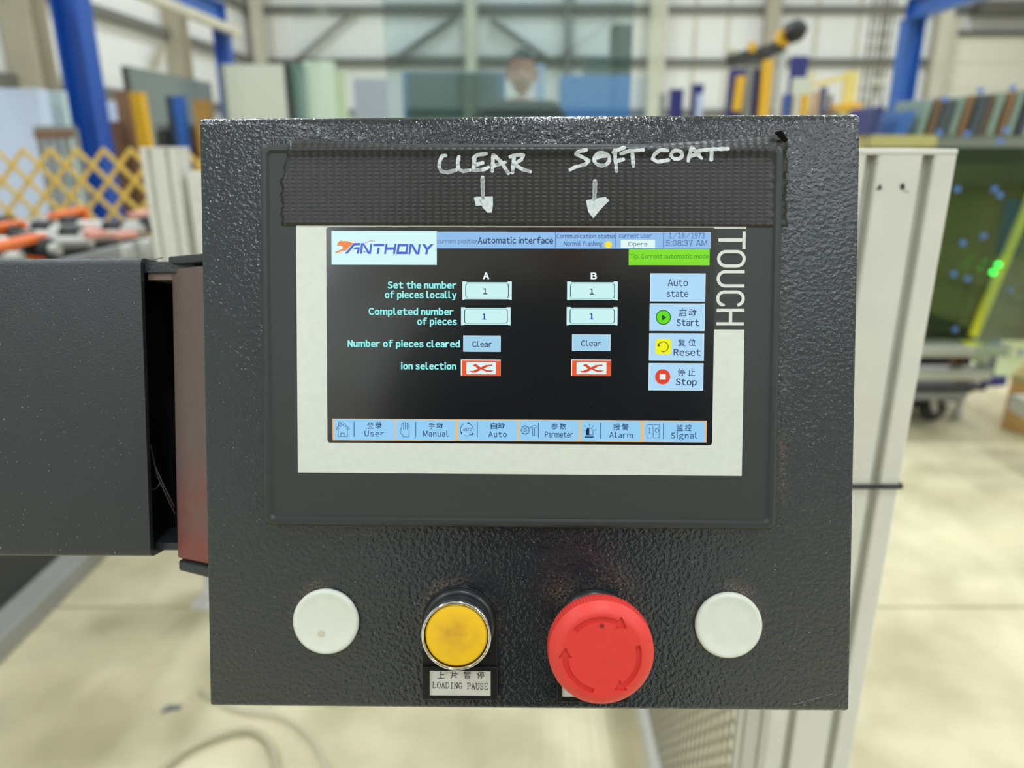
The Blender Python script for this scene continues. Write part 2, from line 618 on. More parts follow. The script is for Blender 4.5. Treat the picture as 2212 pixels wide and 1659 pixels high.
m_ham = hammered('hammered_charcoal_paint', (27, 36, 41), scale=560, dist=0.00048, rough=0.2, coat=0.5)
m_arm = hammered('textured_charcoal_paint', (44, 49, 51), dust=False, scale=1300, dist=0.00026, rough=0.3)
m_brown = hammered('brown_red_paint', (104, 86, 80), dust=False, scale=1300, dist=0.0002, rough=0.34)
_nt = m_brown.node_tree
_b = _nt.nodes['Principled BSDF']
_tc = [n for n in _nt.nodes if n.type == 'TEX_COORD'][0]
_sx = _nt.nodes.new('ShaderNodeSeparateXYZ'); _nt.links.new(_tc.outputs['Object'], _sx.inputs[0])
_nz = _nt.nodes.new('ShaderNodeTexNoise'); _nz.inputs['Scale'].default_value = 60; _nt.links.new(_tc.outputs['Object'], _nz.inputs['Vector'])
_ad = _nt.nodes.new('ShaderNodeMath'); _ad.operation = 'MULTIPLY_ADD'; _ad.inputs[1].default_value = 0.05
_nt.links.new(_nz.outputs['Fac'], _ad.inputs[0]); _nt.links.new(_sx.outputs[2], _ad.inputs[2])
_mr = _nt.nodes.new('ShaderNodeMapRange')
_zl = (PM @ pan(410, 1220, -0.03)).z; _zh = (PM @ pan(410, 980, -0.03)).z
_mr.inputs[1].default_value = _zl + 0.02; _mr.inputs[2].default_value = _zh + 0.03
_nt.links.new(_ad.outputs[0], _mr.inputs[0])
_mx = _nt.nodes.new('ShaderNodeMixRGB'); _mx.inputs[1].default_value = lin((128, 64, 56)); _mx.inputs[2].default_value = lin((104, 88, 82))  # brown turning redder towards the bottom, broken up by noise
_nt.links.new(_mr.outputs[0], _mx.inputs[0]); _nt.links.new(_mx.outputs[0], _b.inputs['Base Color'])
m_blackgap = mat('black_paint', (16, 17, 18), 0.5)


def rrect(x0, y0, x1, y1, r, n=6):
    pts = []
    for (cx, cy, a0) in ((x1 - r, y1 - r, 0), (x0 + r, y1 - r, 90), (x0 + r, y0 + r, 180), (x1 - r, y0 + r, 270)):
        for i in range(n + 1):
            a = R(a0 + 90.0 * i / n)
            pts.append((cx + r * math.cos(a), cy + r * math.sin(a)))
    return pts


def loft(loops, closed_top=True, closed_bot=False):
    """stack of (polygon, z) rings with equal point counts"""
    mb = MB()
    n = len(loops[0][0])
    vs, fs = [], []
    for poly, z in loops:
        vs += [(x, y, z) for x, y in poly]
    for i in range(len(loops) - 1):
        for k in range(n):
            fs.append((i * n + k, i * n + (k + 1) % n, (i + 1) * n + (k + 1) % n, (i + 1) * n + k))
    if closed_top: fs.append(tuple(range((len(loops) - 1) * n, len(loops) * n)))
    if closed_bot: fs.append(tuple(range(n))[::-1])
    return mb.add(vs, fs)


# enclosure: folded sheet box, wide bend along the top, tighter ones on the other edges
box = proot('control_box', 0, -PH / 2, -0.035, 'dark hammered steel control box carrying the touch screen and push buttons', 'control box')
DEP = 0.07
vs, fs = [], []
prof = []                                     # side profile (y, z) with a rounded top bend
rt, rb = 0.0042, 0.0026
for i in range(9):
    a = R(90 - 90 * i / 8.0)
    prof.append((PH / 2 - rt + rt * math.sin(a), -rt + rt * math.cos(a)))
for i in range(7):
    a = R(90 * i / 6.0)
    prof.append((-PH / 2 + rb - rb * math.sin(a), -rb + rb * math.cos(a)))
prof.append((-PH / 2, -DEP))
prof.append((PH / 2, -DEP))
xs = [(-PW / 2, 0.0012), (-PW / 2 + 0.0003, 0.0004), (-PW / 2 + 0.0012, 0.0), (PW / 2 - 0.0012, 0.0), (PW / 2 - 0.0003, 0.0004), (PW / 2, 0.0012)]
n = len(prof)
for x, ins in xs:
    for (y, z) in prof:
        yy = y - math.copysign(ins, y) if abs(y) > PH / 2 - 0.006 else y
        zz = min(z, -ins) if z > -0.02 else z
        vs.append((x, yy, zz))
for i in range(len(xs) - 1):
    for k in range(n):
        fs.append((i * n + k, i * n + (k + 1) % n, (i + 1) * n + (k + 1) % n, (i + 1) * n + k))
fs.append(tuple(range(n)))
fs.append(tuple(range((len(xs) - 1) * n, len(xs) * n))[::-1])
mb = MB().add(vs, fs, True)
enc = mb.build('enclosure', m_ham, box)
em_ = enc.modifiers.new('es', 'EDGE_SPLIT')
em_.split_angle = R(28)
# scratch near the lower right corner
sc = MB()
a, c = pan(1712, 1523, 0), pan(1800, 1498, 0)
for i in range(7):
    p0 = a.lerp(c, i / 7.0); p1 = a.lerp(c, (i + 0.85) / 7.0)
    wd = 0.00012 * (1 + 0.5 * math.sin(i * 2.1))
    sc.add([(p0.x, p0.y - wd, 0.00004), (p1.x, p1.y - wd, 0.00004), (p1.x, p1.y + wd, 0.00004), (p0.x, p0.y + wd, 0.00004)], [(0, 1, 2, 3)])
sc.build('scratch', mat('scratched_paint', (120, 122, 118), 0.6), box)

# ---------------------------------------------------------------- swing arm on the left of the console
HA = -0.030                                    # arm face lies behind the console face
arm = root('swing_arm', (-0.8, 0.35, 0.0), 'dark textured box section arm carrying the control box', 'support arm')
m3 = PM


def pbuild(mb, name, m, parent, bevel=0.0):
    mb.v = [tuple(m3 @ Vector(v)) for v in mb.v]
    return mb.build(name, m, parent, bevel)


tl, bl = pan(303, 556, HA), pan(325, 1205, HA)
yt, yb_, xe = tl.y, bl.y, (tl.x + bl.x) / 2
XA = -0.86
t = 0.003
# hollow box section with rounded bends, cut slightly off square
xet, xeb = tl.x, bl.x


def sect(d, r, n=5):
    y0, y1, z0, z1 = yb_ + d, yt - d, HA - 0.075 + d, HA - d
    out = []
    for (cy_, cz_, a0) in ((y1 - r, z1 - r, 0), (y1 - r, z0 + r, -90), (y0 + r, z0 + r, -180), (y0 + r, z1 - r, -270)):
        for i_ in range(n + 1):
            a = R(a0 + 90 - 90.0 * i_ / n)
            out.append((cy_ + r * math.cos(a), cz_ + r * math.sin(a)))
    return out


so_, si_ = sect(0.0, 0.0035), sect(0.003, 0.0008)
vs, fs = [], []
n_ = len(so_)
endx = lambda y: xet + (xeb - xet) * (yt - y) / (yt - yb_)
for ring, end in ((so_, False), (so_, True), (si_, True), (si_, False)):
    for (y, z) in ring:
        vs.append((endx(y) if end else XA, y, z))
for k in range(3):
    for i_ in range(n_):
        fs.append((k * n_ + i_, k * n_ + (i_ + 1) % n_, (k + 1) * n_ + (i_ + 1) % n_, (k + 1) * n_ + i_))
for i_ in range(n_):
    fs.append((3 * n_ + i_, 3 * n_ + (i_ + 1) % n_, (i_ + 1) % n_, i_))
am = MB().add(vs, fs, True)
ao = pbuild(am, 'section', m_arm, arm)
es = ao.modifiers.new('es', 'EDGE_SPLIT'); es.split_angle = R(30)
# bracket between arm and box: inner channel and turned knuckle plate
q0, q1 = pan(380, 600, HA - 0.01), pan(380, 1200, HA - 0.01)
xk = (pan(377, 900, HA - 0.006).x)
pbuild(MB().box(xe - 0.03, xk + 0.03, yb_ + 0.006, yt - 0.010, HA - 0.045, HA - 0.040), 'inner_plate', m_blackgap, arm)
pbuild(MB().box(xe - 0.03, xk + 0.03, yb_ + 0.0015, yb_ + 0.005, HA - 0.045, HA - 0.008), 'lower_lip', m_arm, arm)
pbuild(MB().box(xe - 0.03, xk + 0.012, yt - 0.0065, yt - 0.0015, HA - 0.045, HA - 0.004), 'upper_lip', m_arm, arm)
pbuild(MB().box(xet + 0.0004, xk + 0.004, yt - 0.0098, yt - 0.0066, HA - 0.045, HA - 0.006), 'liner_strip', mat('worn_pale_brown', (128, 108, 98), 0.5), arm)
# knuckle plate turned towards the operator on its right-hand side
ka, kb = pan(378, 580, HA - 0.006), pan(378, 1205, HA - 0.006)
kc = pan(455, 556, HA + 0.016)
kd = pan(455, 1226, HA + 0.016)
kn = MB()
z0, z1 = HA - 0.006, HA + 0.006
x0, x1 = xk, xk + 0.0215
ytk, ybk = ka.y, kb.y
th = 0.004
kn.add([(x0, ybk, z0), (x1, ybk, z1), (x1, ytk, z1), (x0, ytk, z0), (x0 + th, ybk, z0 - th), (x1 + th, ybk, z1 - th), (x1 + th, ytk, z1 - th), (x0 + th, ytk, z0 - th)],
       [(0, 1, 2, 3), (4, 7, 6, 5), (0, 4, 5, 1), (3, 2, 6, 7), (0, 3, 7, 4), (1, 5, 6, 2)])
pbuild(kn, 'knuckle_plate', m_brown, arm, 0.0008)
kt = MB()
yk2 = ytk + 0.0055
kt.add([(x0 - 0.001, yk2 - 0.004, z0 + 0.001), (x1, yk2 - 0.004, z1 + 0.001), (x1, yk2, z1 + 0.001), (x0 - 0.001, yk2, z0 + 0.001),
        (x0 - 0.001, yk2 - 0.004, HA - 0.05), (x1, yk2 - 0.004, HA - 0.05), (x1, yk2, HA - 0.05), (x0 - 0.001, yk2, HA - 0.05)],
       [(0, 1, 2, 3), (4, 7, 6, 5), (0, 4, 5, 1), (3, 2, 6, 7), (0, 3, 7, 4), (1, 5, 6, 2)])
pbuild(kt, 'knuckle_cap', m_arm, arm, 0.0008)
kl = MB()
yl = ybk - 0.0006
xl = pan(390, 1220, z0).x
kl.add([(xl, yl - 0.005, z0 + 0.002), (x1, yl - 0.005, z1 + 0.002), (x1, yl, z1 + 0.002), (xl, yl, z0 + 0.002),
        (xl, yl - 0.005, HA - 0.05), (x1, yl - 0.005, HA - 0.05), (x1, yl, HA - 0.05), (xl, yl, HA - 0.05)],
       [(0, 1, 2, 3), (4, 7, 6, 5), (0, 4, 5, 1), (3, 2, 6, 7), (0, 3, 7, 4), (1, 5, 6, 2)])
pbuild(kl, 'knuckle_foot', m_arm, arm, 0.001)
pbuild(MB().box(xk - 0.002, -PW / 2 + 0.02, ybk + 0.01, ytk - 0.01, HA - 0.05, HA - 0.040), 'back_flange', m_blackgap, arm)
# post that carries the arm
MB().box(-0.90, -0.80, 0.30, 0.40, 0, 1.27).build('post', m_arm, arm, 0.004)
MB().box(-0.97, -0.73, 0.23, 0.47, 0, 0.012).build('foot_plate', m_arm, arm, 0.002)
# cobweb threads in the gap
cw = MB()
for pts in (((310, 568), (330, 562), (352, 556)), ((325, 960), (340, 1030), (378, 1110)), ((332, 1000), (352, 1045), (377, 1095)), ((322, 1060), (338, 1055), (345, 1045))):
    cw.tube([m3 @ pan(px, py, HA - 0.012) for px, py in pts], 0.00022, 5)
tag(cw.build('cobweb', mat('grey_cobweb', (105, 98, 92), 0.9), arm), kind='stuff')

# ---------------------------------------------------------------- touch screen
HF, HR, HS = 0.0062, 0.0073, 0.0058            # face, rim, display heights
m_bez = mat('dark_grey_plastic', (52, 56, 54), 0.5, spec=0.4, bump=0.25, bscale=2600, bdist=0.0001)
m_rim = mat('dark_rim_plastic', (48, 52, 52), 0.38, spec=0.45)
c0 = pan(1124, 720, HR)
hmi = proot('touch_screen', c0.x, c0.y, 0.0, 'dark grey touch screen terminal with white printed border, lit display', 'touch screen')
L_, R_, T_, B_ = pan(571, 720, 0.003).x, pan(1679, 720, 0.003).x, pan(1124, 313, 0.004).y, pan(1124, 1136, 0.003).y
PHI = R(-0.30)


def rotp(pts, c=None, a=PHI):
    c = c or (c0.x, c0.y)
    ca, sa = math.cos(a), math.sin(a)
    return [(c[0] + (x - c[0]) * ca - (y - c[1]) * sa, c[1] + (x - c[0]) * sa + (y - c[1]) * ca) for x, y in pts]


def ins(d, r):
    return rotp(rrect(L_ + d, B_ + d, R_ - d, T_ - d, r))


HB = [(ins(0.0, 0.003), 0.0), (ins(0.0, 0.003), HR - 0.0018), (ins(0.0006, 0.003), HR - 0.0006), (ins(0.0016, 0.0026), HR), (ins(0.0029, 0.002), HR), (ins(0.0039, 0.0016), HF), (ins(0.0044, 0.0014), HF)]
hb = loft(HB)
o = hb.build('housing', m_rim, hmi)
face = MB().flat(ins(0.0042, 0.0014), HF + 0.00003)
fo = face.build('front_face', m_bez, hmi)


def lrect(x0, y0, x1, y1, h):
    """photo rectangle -> upright rectangle on the screen plane"""
    xm, ym = (x0 + x1) / 2, (y0 + y1) / 2
    ax, bx = pan(x0, ym, h).x, pan(x1, ym, h).x
    ty, by = pan(xm, y0, h).y, pan(xm, y1, h).y
    c = ((ax + bx) / 2, (ty + by) / 2)
    return ax, by, bx, ty, c


def quad(mb, x0, y0, x1, y1, h, r=0.0):
    ax, by, bx, ty, c = lrect(x0, y0, x1, y1, h)
    pts = rrect(ax, by, bx, ty, r, 3) if r > 0 else [(ax, by), (bx, by), (bx, ty), (ax, ty)]
    return mb.flat(rotp(pts, c), h)


# white printed border
m_white = mat('white_print', (214, 219, 208), 0.45, var=0.03, vscale=300)
wp = MB()
hw = HF + 0.00008
bx_ = [pan(642, 800, hw).x, pan(709, 800, hw).x, pan(1539, 800, hw).x, pan(1606, 850, hw).x]
by_ = [pan(1124, 480, hw).y, pan(1124, 493.5, hw).y, pan(1572, 709.5, hw).y, pan(1124, 958.5, hw).y, pan(1124, 1024.5, hw).y]
cb_ = ((bx_[0] + bx_[3]) / 2, (by_[0] + by_[4]) / 2)
gv, gf = [], []
for y in by_:
    for x in bx_:
        gv.append((x, y))
gv = rotp(gv, cb_)
for r_i, c_i in ((0, 0), (0, 1), (0, 2), (1, 0), (2, 0), (2, 2), (3, 0), (3, 1), (3, 2)):
    k = r_i * 4 + c_i
    gf.append((k, k + 1, k + 5, k + 4))
wp.add([(x, y, hw) for x, y in gv], gf)
wp.build('white_border', m_white, hmi)

# display, sunk a little below the printed border
m_disp, nt, b = nodes('display_glass')
b.inputs['Base Color'].default_value = (0.002, 0.002, 0.003, 1)
b.inputs['Roughness'].default_value = 0.22
b.inputs['Specular IOR Level'].default_value = 0.6
b.inputs['Coat Weight'].default_value = 0.8
b.inputs['Coat Roughness'].default_value = 0.13
b.inputs['Coat IOR'].default_value = 1.75
b.inputs['Emission Color'].default_value = lin((5, 6, 10))
b.inputs['Emission Strength'].default_value = 1.0
tcn = nt.nodes.new('ShaderNodeTexCoord')
vn = nt.nodes.new('ShaderNodeTexNoise'); vn.inputs['Scale'].default_value = 2500; vn.inputs['Detail'].default_value = 1
nt.links.new(tcn.outputs['Object'], vn.inputs['Vector'])
vr = nt.nodes.new('ShaderNodeValToRGB')
vr.color_ramp.elements[0].position = 0.76; vr.color_ramp.elements[0].color = (0.002, 0.002, 0.003, 1)
vr.color_ramp.elements[1].position = 0.84; vr.color_ramp.elements[1].color = (0.2, 0.2, 0.2, 1)
nt.links.new(vn.outputs['Fac'], vr.inputs['Fac'])
nt.links.new(vr.outputs['Color'], b.inputs['Base Color'])
dm = MB()
quad(dm, 706, 491, 1542, 959, HF + 0.00012, 0.0012)
disp = dm.build('display', m_disp, hmi)
DZ = HF + 0.00012
STEP = 0.00004
m_slot = mat('display_slot', (40, 40, 46), 0.4)

GL = {}


def gm(rgb, k=1.0):
    key = (rgb, k)
    if key not in GL:
        GL[key] = glow('pixels_%02x%02x%02x' % rgb, rgb, k)
    return GL[key]


PALE, BLUE, NAVY, CYAN = (205, 246, 246), (152, 202, 246), (38, 60, 96), (146, 243, 240)


def ui(name, rects, rgb, lay=1, r=0.0):
    mb = MB()
    for q in rects:
        quad(mb, *q, DZ + STEP * lay, r)
    o = mb.build(name, gm(rgb), disp)
    return o


# -- lettering: glyph outlines of the built-in font, fitted to the measured line
GC = {}


def glyph(ch, bold):
    key = (ch, bold)
    if key not in GC:
        cu = bpy.data.curves.new('g', 'FONT')
        cu.body = ch
        cu.size = 1.0
        cu.offset = bold
        cu.resolution_u = 3
        ob = bpy.data.objects.new('g', cu)
        COL.objects.link(ob)
        bpy.context.view_layer.update()
        me = ob.to_mesh()
        vs = [tuple(v.co) for v in me.vertices]
        fs = [tuple(p.vertices) for p in me.polygons]
        ob.to_mesh_clear()
        bpy.data.objects.remove(ob)
        bpy.data.curves.remove(cu)
        GC[key] = (vs, fs)
    return GC[key]


def full(ch):
    return chr(ord(ch) + 0xFEE0) if 33 <= ord(ch) <= 126 else ch


def line_mesh(s, bold, gap, space=0.30, dup=0.0):
    """glyphs set side by side; x from 0, baseline at 0; also cap height"""
    vs, fs, x = [], [], 0.0
    for ch in s:
        if ch == ' ':
            x += space
            continue
        gv, gf = glyph(full(ch), bold)
        x0 = min(v[0] for v in gv)
        x1 = max(v[0] for v in gv)
        k = len(vs)
        vs += [(v[0] - x0 + x, v[1]) for v in gv]
        fs += [tuple(i + k for i in f) for f in gf]
        for d_ in ((dup * 0.5, dup) if dup > 0 else ()):
            k = len(vs)
            vs += [(v[0] - x0 + x + d_, v[1]) for v in gv]
            fs += [tuple(i + k for i in f) for f in gf]
        x += (x1 - x0) + gap + dup
    hv = glyph(full('H'), bold)[0]
    cap = max(v[1] for v in hv)
    return vs, fs, x - gap, cap


def text(parent, name, s, x0, x1, base, cap, m, h, bold=0.0, gap=0.085, space=0.30, rot=PHI, dup=0.0):
    vs, fs, wd, cp = line_mesh(s, bold, gap, space, dup)
    a, c = pan(x0, base, h), pan(x1, base, h)
    up = pan((x0 + x1) / 2, base - cap, h)
    sx = (c.x - a.x) / wd
    sy = (up.y - (a.y + c.y) / 2) / cp
    mid = ((a.x + c.x) / 2, (a.y + c.y) / 2)
    pts = rotp([(a.x + v[0] * sx, mid[1] + v[1] * sy) for v in vs], mid, rot)
    mb = MB().add([(x, y, h) for x, y in pts], fs)
    return mb.build(name, m, parent)


def hanzi(parent, name, s, x0, y0, x1, y1, m, h, bold=0.0):
    """Chinese characters, one after another, filling a photo rectangle"""
    mb = MB()
    n = len(s)
    cell = (y1 - y0)
    for i, ch in enumerate(s):
        gv, gf = glyph(ch, bold)
        gx0, gx1 = min(v[0] for v in gv), max(v[0] for v in gv)
        gy0, gy1 = min(v[1] for v in gv), max(v[1] for v in gv)
        cw_ = (x1 - x0 - cell * n) / max(1, n - 1) if n > 1 else 0
        px0 = x0 + i * (cell + cw_)
        ax, by, bx, ty, c = lrect(px0, y0, px0 + cell, y1, h)
        pts = [(ax + (v[0] - gx0) / (gx1 - gx0) * (bx - ax), by + (v[1] - gy0) / (gy1 - gy0) * (ty - by)) for v in gv]
        mb.add([(x, y, h) for x, y in pts], gf)
    return mb.build(name, m, parent)


def T(s, x0, x1, base, cap, rgb, bold=0.0, lay=4, **k):
    bold += 0.012
    return text(disp, 'lettering', s, x0, x1, base, cap, gm(rgb), DZ + STEP * lay, bold, **k)


def H(s, x0, y0, x1, y1, rgb=NAVY, lay=4):
    return hanzi(disp, 'lettering', s, x0, y0, x1, y1, gm(rgb), DZ + STEP * lay, 0.012)


def strokes(mb, pls, wpx, h, closed=False):
    """photo polylines -> flat ribbons with round ends"""
    for pl in pls:
        P = [pan(x, y, h) for x, y in pl]
        sc_ = (pan(pl[0][0] + 1, pl[0][1], h).x - pan(pl[0][0], pl[0][1], h).x)
        hw_ = wpx * sc_ / 2
        ribbon(mb, [(q.x, q.y) for q in P], hw_, h)
    return mb


def ribbon(mb, P, hw_, h):
    for i in range(len(P) - 1):
        a, c = Vector(P[i]), Vector(P[i + 1])
        d = c - a
        if d.length < 1e-9: continue
        nrm = Vector((-d.y, d.x)).normalized() * hw_
        mb.add([(a.x + nrm.x, a.y + nrm.y, h), (a.x - nrm.x, a.y - nrm.y, h), (c.x - nrm.x, c.y - nrm.y, h), (c.x + nrm.x, c.y + nrm.y, h)], [(0, 1, 2, 3)])
    for q in P:
        mb.add([(q[0] + hw_ * math.cos(k * math.pi / 4), q[1] + hw_ * math.sin(k * math.pi / 4), h) for k in range(8)], [tuple(range(8))])


def clean_ribbon(mb, P, hw_, h):
    P = [Vector(q) for q in P]
    closed = (P[0] - P[-1]).length < 1e-7
    if closed: P = P[:-1]
    n_ = len(P)
    vs_ = []
    for i_ in range(n_):
        a_ = P[(i_ - 1) % n_] if (closed or i_ > 0) else P[i_]
        c_ = P[(i_ + 1) % n_] if (closed or i_ < n_ - 1) else P[i_]
        d_ = (c_ - a_).normalized()
        nn = Vector((-d_.y, d_.x)) * hw_
        vs_ += [(P[i_].x + nn.x, P[i_].y + nn.y, h), (P[i_].x - nn.x, P[i_].y - nn.y, h)]
    m_ = n_ if closed else n_ - 1
    mb.add(vs_, [(2 * i_, 2 * i_ + 1, (2 * i_ + 3) % (2 * n_), (2 * i_ + 2) % (2 * n_)) for i_ in range(m_)])
    return mb


def icon(name, pls, wpx, rgb, lay=4):
    return strokes(MB(), pls, wpx, DZ + STEP * lay).build(name, gm(rgb), disp)


def shape(name, polys, rgb, lay=2):
    mb = MB()
    h = DZ + STEP * lay
    for pl in polys:
        mb.flat([tuple(pan(x, y, h))[:2] for x, y in pl], h)
    return mb.build(name, gm(rgb), disp)


def circ(cx, cy, r, n=28, a0=0, a1=360):
    return [(cx + r * math.cos(R(a0 + (a1 - a0) * i / n)), cy + r * math.sin(R(a0 + (a1 - a0) * i / n))) for i in range(n if a1 - a0 == 360 else n + 1)]


# header
ui('status_bar', [(944, 501, 1535, 536.5)], (146, 192, 240), 1)
ui('divider', [(1199, 501, 1200.3, 537), (1329.6, 501, 1331, 536), (1432.5, 501, 1434, 535), (944, 536.3, 1535, 537.6)], (70, 110, 165), 2)
ui('logo_panel', [(716, 499, 943.5, 572)], (214, 250, 250), 2)
T('current positior', 945, 1031, 525.5, 9, (92, 118, 158))
T('Automatic interface', 1032, 1195, 525.8, 13, (38, 52, 84), 0.006)
T('Communication status', 1202, 1329.5, 514.5, 9.4, (72, 98, 140))
T('Normal flashing', 1218, 1301, 531, 9.4, (60, 84, 130))
shape('indicator', [circ(1314, 528.5, 8.2, 8, 22.5, 382.5)], (248, 232, 60), 3)
T('current user', 1337, 1408, 513.8, 9.0, (76, 102, 146))
ui('user_field', [(1341, 518, 1415, 535.5)], (226, 250, 246), 3)
T('Opera', 1357, 1398, 532, 9.8, (112, 146, 158))
T('1/18/1973', 1445, 1522, 515, 12.2, (88, 116, 160))
T('5:08:37 AM', 1438, 1527, 531, 12.2, (88, 116, 160))
ui('tip_banner', [(1358, 538, 1533, 573)], (128, 226, 36), 3)
T('Tip: Current automatic mode', 1361, 1531, 558.5, 9.4, (70, 140, 40))


# maker's logo
def lg(pts):
    return [(710 + x / 8.848, 495 + y / 8.848) for x, y in pts]


shape('logo_animal', [lg([(160, 300), (185, 250), (212, 228), (245, 217), (268, 232), (345, 228), (400, 242), (470, 268), (400, 340), (345, 392), (318, 408), (272, 410),
                          (200, 440), (140, 460), (120, 442), (180, 412), (258, 382), (271, 352), (250, 322), (215, 310), (165, 318)])], (240, 140, 70), 3)
icon('logo_tail', [lg([(690, 270), (725, 258), (760, 236), (800, 222), (845, 228), (880, 240)])], 1.5, (214, 160, 150), 3)
icon('logo_streak', [lg([(400, 242), (535, 242)]), lg([(205, 455), (265, 455)]), lg([(255, 425), (330, 408)]), lg([(440, 408), (485, 408)])], 0.8, (228, 150, 110), 3)
LB = (72, 104, 214)
shape('logo_letter', [lg([(302, 468), (478, 266), (602, 263), (598, 308), (500, 312), (362, 468)]), lg([(465, 385), (505, 345), (600, 345), (578, 470), (535, 470), (550, 388)])], LB, 4)
shape('logo_letter', [lg([(597, 470), (617, 268), (665, 266), (638, 470)]), lg([(640, 266), (672, 266), (805, 472), (745, 472)]), lg([(772, 460), (795, 278), (835, 278), (808, 472)])], LB, 4)
shape('logo_letter', [lg([(852, 280), (1065, 280), (1060, 326), (850, 328)]), lg([(932, 352), (976, 352), (960, 475), (915, 475)])], LB, 4)
shape('logo_letter', [lg([(1085, 280), (1125, 280), (1095, 477), (1058, 477)]), lg([(1257, 280), (1298, 280), (1268, 477), (1228, 477)]), lg([(1112, 346), (1252, 346), (1245, 396), (1104, 398)])], LB, 4)
shape('logo_letter', [lg([(1320, 282), (1528, 282), (1522, 330), (1313, 330)]), lg([(1298, 430), (1508, 430), (1502, 478), (1292, 478)]), lg([(1313, 330), (1358, 330), (1340, 430), (1298, 430)]), lg([(1482, 330), (1522, 330), (1508, 430), (1466, 430)])], LB, 4)
shape('logo_letter', [lg([(1547, 283), (1592, 283), (1560, 482), (1522, 482)]), lg([(1560, 283), (1605, 283), (1722, 483), (1668, 483)]), lg([(1722, 285), (1760, 285), (1731, 483), (1692, 483)])], LB, 4)
shape('logo_letter', [lg([(1785, 285), (1845, 285), (1888, 352), (1866, 405)]), lg([(1888, 352), (1948, 285), (2008, 285), (1902, 405), (1866, 405)]), lg([(1857, 398), (1902, 402), (1886, 483), (1842, 483)])], LB, 4)
shape('pointer', [lg([(668, 395), (668, 452), (682, 440), (705, 446)])], (40, 90, 140), 6)

# body captions and fields
WH = (238, 252, 250)
T('A', 1043, 1057, 602.6, 14, WH, 0.014, dup=0.05)
T('B', 1276, 1289.5, 602.8, 14, WH, 0.014, dup=0.05)
for s, x0, x1, y in (('Set the number', 837, 986, 623), ('of pieces locally', 831, 986.5, 643.8), ('Completed number', 796, 980, 680), ('of pieces', 901, 987, 701.6),
                     ('Number of pieces cleared', 751, 993.5, 749.5), ('ion selection', 866, 985.5, 797.8)):
    T(s, x0, x1, y, 14.4, CYAN, 0.008, gap=0.06, dup=0.062)
for (x0, x1, y0, y1, cx, tb, col) in ((998.5, 1105.5, 609, 647, 1048, 635.4, (60, 70, 84)), (996, 1103, 664.5, 702, 1046, 690, (30, 74, 186)),
                                      (1225, 1334.5, 609, 648, 1278.5, 635.8, (60, 70, 84)), (1224, 1334, 664, 702, 1278, 689.6, (30, 74, 186))):
    ui('value_field', [(x0, y0 + 0.8, x1, y1 - 0.6), (x0, y0 - 0.8, x0 + 9, y0 + 2), (x1 - 9, y0 - 0.8, x1, y0 + 2), (x0, y1 - 2, x0 + 5, y1 + 0.8), (x1 - 5, y1 - 2, x1, y1 + 0.8)], PALE, 1)
    xa, xb, ya, yb2 = x0 + 7.5, x1 - 7, y0 + 3, y1 - 3
    pl = circ(xa + 6, ya + 6, 6, 6, 180, 270) + circ(xb - 6, ya + 6, 6, 6, 270, 360) + circ(xb - 6, yb2 - 6, 6, 6, 0, 90) + circ(xa + 6, yb2 - 6, 6, 6, 90, 180)
    pl.append(pl[0])
    icon('field_outline', [pl], 0.7, (84, 110, 124), 2)
    icon('field_side_line', [[(xa, ya + 5), (xa, yb2 - 5)], [(xb, ya + 5), (xb, yb2 - 5)], circ(xa + 6, ya + 6, 6, 4, 180, 225), circ(xb - 6, ya + 6, 6, 4, 315, 360), circ(xb - 6, yb2 - 6, 6, 4, 0, 45), circ(xa + 6, yb2 - 6, 6, 4, 135, 180)], 1.6, (24, 34, 44), 3)
    T('1', cx - 4.6, cx + 4.6, tb, 12.6, col, 0.01, dup=0.06 if col[2] > 150 else 0.02)
for (x0, x1, y0, y1, ta, tb2, base) in ((1001, 1081, 725, 759.5, 1020, 1062.5, 749.2), (1236, 1318, 723, 758, 1255, 1298, 747.2)):
    ui('key_edge', [(x0 - 0.3, y0 - 0.3, x1 + 0.6, y1 + 0.4)], (206, 242, 252), 1)
    ui('soft_key', [(x0 + 0.9, y0 + 0.9, x1 - 0.5, y1 - 0.6)], (164, 212, 240), 2)
    T('Clear', ta, tb2, base, 11.6, (44, 56, 84))
for (x0, x1) in ((996, 1081), (1234, 1319.5)):
    y0, y1 = 777, 812
    ui('cross_edge', [(x0 - 0.4, y0 - 0.4, x1 + 0.4, y1)], (246, 246, 244), 1)
    ui('cross_frame', [(x0 + 1.6, y0 + 2, x1, y1 + 0.4)], (240, 88, 44), 2)
    ui('cross_field', [(x0 + 11.5, y0 + 5.2, x1 - 9.5, y1 - 3.8)], (222, 250, 248), 3, 0.0003)
    ox, oy = x0 - 996, 0

    def cr(pts):
        return [(980 + x / 5.978 + ox, 580 + y / 5.978 + oy) for x, y in pts]
    shape('cross_mark', [cr([(243, 1250), (285, 1230), (330, 1262), (352, 1278), (352, 1300), (318, 1302), (285, 1270)]),
                         cr([(352, 1276), (405, 1248), (490, 1240), (508, 1253), (450, 1262), (400, 1288), (352, 1304)]),
                         cr([(352, 1300), (330, 1322), (280, 1345), (235, 1344), (198, 1325), (250, 1322), (300, 1300), (320, 1285)]),
                         cr([(345, 1300), (380, 1290), (440, 1315), (520, 1315), (480, 1336), (430, 1338), (390, 1320)])], (226, 70, 44), 4)

